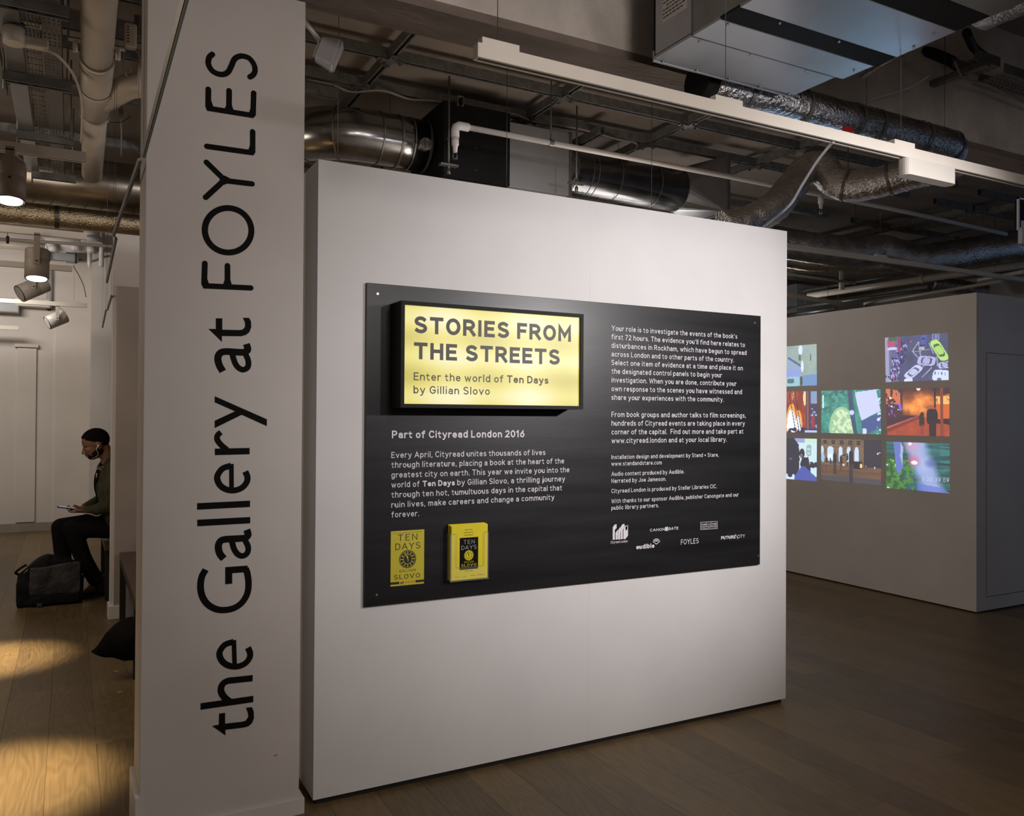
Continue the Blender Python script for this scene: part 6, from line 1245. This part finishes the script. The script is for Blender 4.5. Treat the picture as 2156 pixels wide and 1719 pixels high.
# messenger bag
bg = thing('messenger_bag', 'black messenger bag with charcoal flap on the floor by the feet', 'bag', (-.13, 7.2, 0))
def bagshape(name, m, x0, x1, y0, y1, top, bulge=.02, nx=14, nz_=8, ny=5, disp=.018, sc=.09, lean=0.0, z0=0.0):
    b = MB(); vs = {}; V_ = []; F_ = []
    def P(i, j, k):
        u, v, w = i/nx, j/nz_, k/ny; z = z0+v*(top(u)-z0); x = x0+(x1-x0)*u; bl = math.sin(math.pi*min(1, v*.9+.05))*bulge; y = y0-bl+(y1-y0+2*bl)*w+lean*v; x += (u-.5)*bl*1.5*(1-v*.6); return (x, y, z)
    for i in range(nx+1):
        for j in range(nz_+1):
            for k in range(ny+1):
                if i in (0, nx) or j in (0, nz_) or k in (0, ny): vs[(i, j, k)] = len(V_); V_.append(P(i, j, k))
    def quad(*q): F_.append(tuple(vs[t] for t in q))
    for i in range(nx):
        for j in range(nz_):
            quad((i, j, 0), (i+1, j, 0), (i+1, j+1, 0), (i, j+1, 0)); quad((i, j, ny), (i, j+1, ny), (i+1, j+1, ny), (i+1, j, ny))
    for i in range(nx):
        for k in range(ny):
            quad((i, 0, k), (i, 0, k+1), (i+1, 0, k+1), (i+1, 0, k)); quad((i, nz_, k), (i+1, nz_, k), (i+1, nz_, k+1), (i, nz_, k+1))
    for j in range(nz_):
        for k in range(ny):
            quad((0, j, k), (0, j+1, k), (0, j+1, k+1), (0, j, k+1)); quad((nx, j, k), (nx, j, k+1), (nx, j+1, k+1), (nx, j+1, k))
    b.add(V_, F_, True); o = b.build(name, m, bg); q = o.modifiers.new('s', 'SUBSURF'); q.levels = q.render_levels = 1
    t_ = bpy.data.textures.new('bagfold', 'CLOUDS'); t_.noise_scale = sc; dmm = o.modifiers.new('d', 'DISPLACE'); dmm.texture = t_; dmm.strength = disp; dmm.mid_level = .5; return o
zt = lambda px, py: at(px, py, Y=7.2).z
tp = lambda u: np.interp(u, [0, .12, .28, .42, .6, .85, 1], [zt(38, 1212), zt(45, 1200), zt(70, 1180), zt(90, 1168), zt(115, 1170), zt(155, 1180), zt(168, 1192)])
bxl, bxr = at(32, 1277, Z=0).x+.015, at(172, 1270, Z=0).x
bagshape('main_pocket', NYLON, bxl, bxr, 7.165, 7.275, tp, .012, disp=.02)
fx0_, fx1_ = at(62, 1250, Y=7.15).x, at(169, 1250, Y=7.15).x
bagshape('flap', FLAP, fx0_, fx1_, 7.138, 7.158, lambda u: np.interp(u, [0, .3, .7, 1], [zt(58, 1194), zt(90, 1192), zt(130, 1184), zt(168, 1180)]), .006, ny=2, disp=.012, z0=.085)
bagshape('flap_edge', NYLON, fx0_+.002, fx1_-.002, 7.136, 7.158, lambda u: .088, .004, ny=2, disp=.008, z0=.018)
p = at(83, 1274, Y=7.12); MB().box(p.x-.018, p.x+.018, 7.12, 7.136, .006, .034, .004).build('buckle', FLAP, bg)
MB().tube(smooth_pts([at(38, 1210, Y=7.2), at(33, 1206, Y=7.16), at(45, 1196, Y=7.13), at(56, 1190, Y=7.13)], 5), .009, 8).build('strap', NYLON, bg)
MB().tube(smooth_pts([at(165, 1185, Y=7.2), at(176, 1200, Y=7.18), at(174, 1225, Y=7.16), at(172, 1262, Y=7.15)], 5), .008, 8).build('strap', NYLON, bg)
p = at(50, 1208, Y=7.13); MB().tube([p, p+Vector((.03, 0, .03))], .004, 6).build('zip_pull', GALV, bg)
# suspension wires for what hangs from the slab
def hang(root, pts, r):
    for p in pts: MB().tube([Vector(p)+Vector((0, 0, r*.9)), (p[0], p[1], ZC)], .0018, 5).build('hanger_wire', WIRE, root)
hang(fd, [fb_[6], fb_[20], fb_[32]], .078); hang(fa, [A_[60], A_[95]], .085); hang(fc, [C1[30], C1[80]], .115); hang(fe, [C2[12], C2[34]], .085); hang(ff, [C3[10]], .11); hang(wp, [wp0+(wp1-wp0)*.3, wp0+(wp1-wp0)*.6], .042)
hang(FOILS, [(2.95, 1.2, 3.02), (2.95, 1.7, 3.02)], .12); hang(hd, [(-.2, 7.35, cz), (.25, 7.35, cz)], rD); hang(hf, [(-.2, 7.75, fz), (.2, 7.75, fz)], rF); hang(sd, [ax(1.9)], DR); hang(s2_, [ax(3.8)], DR); hang(gy_, [ax(2.9)], .17)
q = at(160, 515, Y=11); MB().box(q.x-.02, q.x+.02, 11.05, 11.75, q.z-.02, q.z+.02).build('wall_bracket', PVC, w2)
for i in range(4): MB().tube([(ux0+.05+.6*(i % 2), 1.2+1.1*(i//2), 3.49), (ux0+.05+.6*(i % 2), 1.2+1.1*(i//2), ZC)], .006, 6).build('hanger_rod', GALVD, ahu)
for n_ in [o for o in bpy.data.objects if o.name.split('.')[0] in ('thin_pipe', 'metal_rail', 'steel_bar', 'duct_box') and not o.parent and o.type == 'MESH']:
    v = [n_.matrix_world @ Vector(c) for c in n_.bound_box]; o0 = n_.location
    me_ = n_.data; b = bmesh.new(); b.from_mesh(me_); vs = list(b.verts); p = vs[0].co.lerp(vs[-1].co, .4)
    q = MB().tube([Vector(o0)+p, (o0.x+p.x, o0.y+p.y, ZC)], .0025, 5).build('hanger_wire', WIRE, n_); b.free()
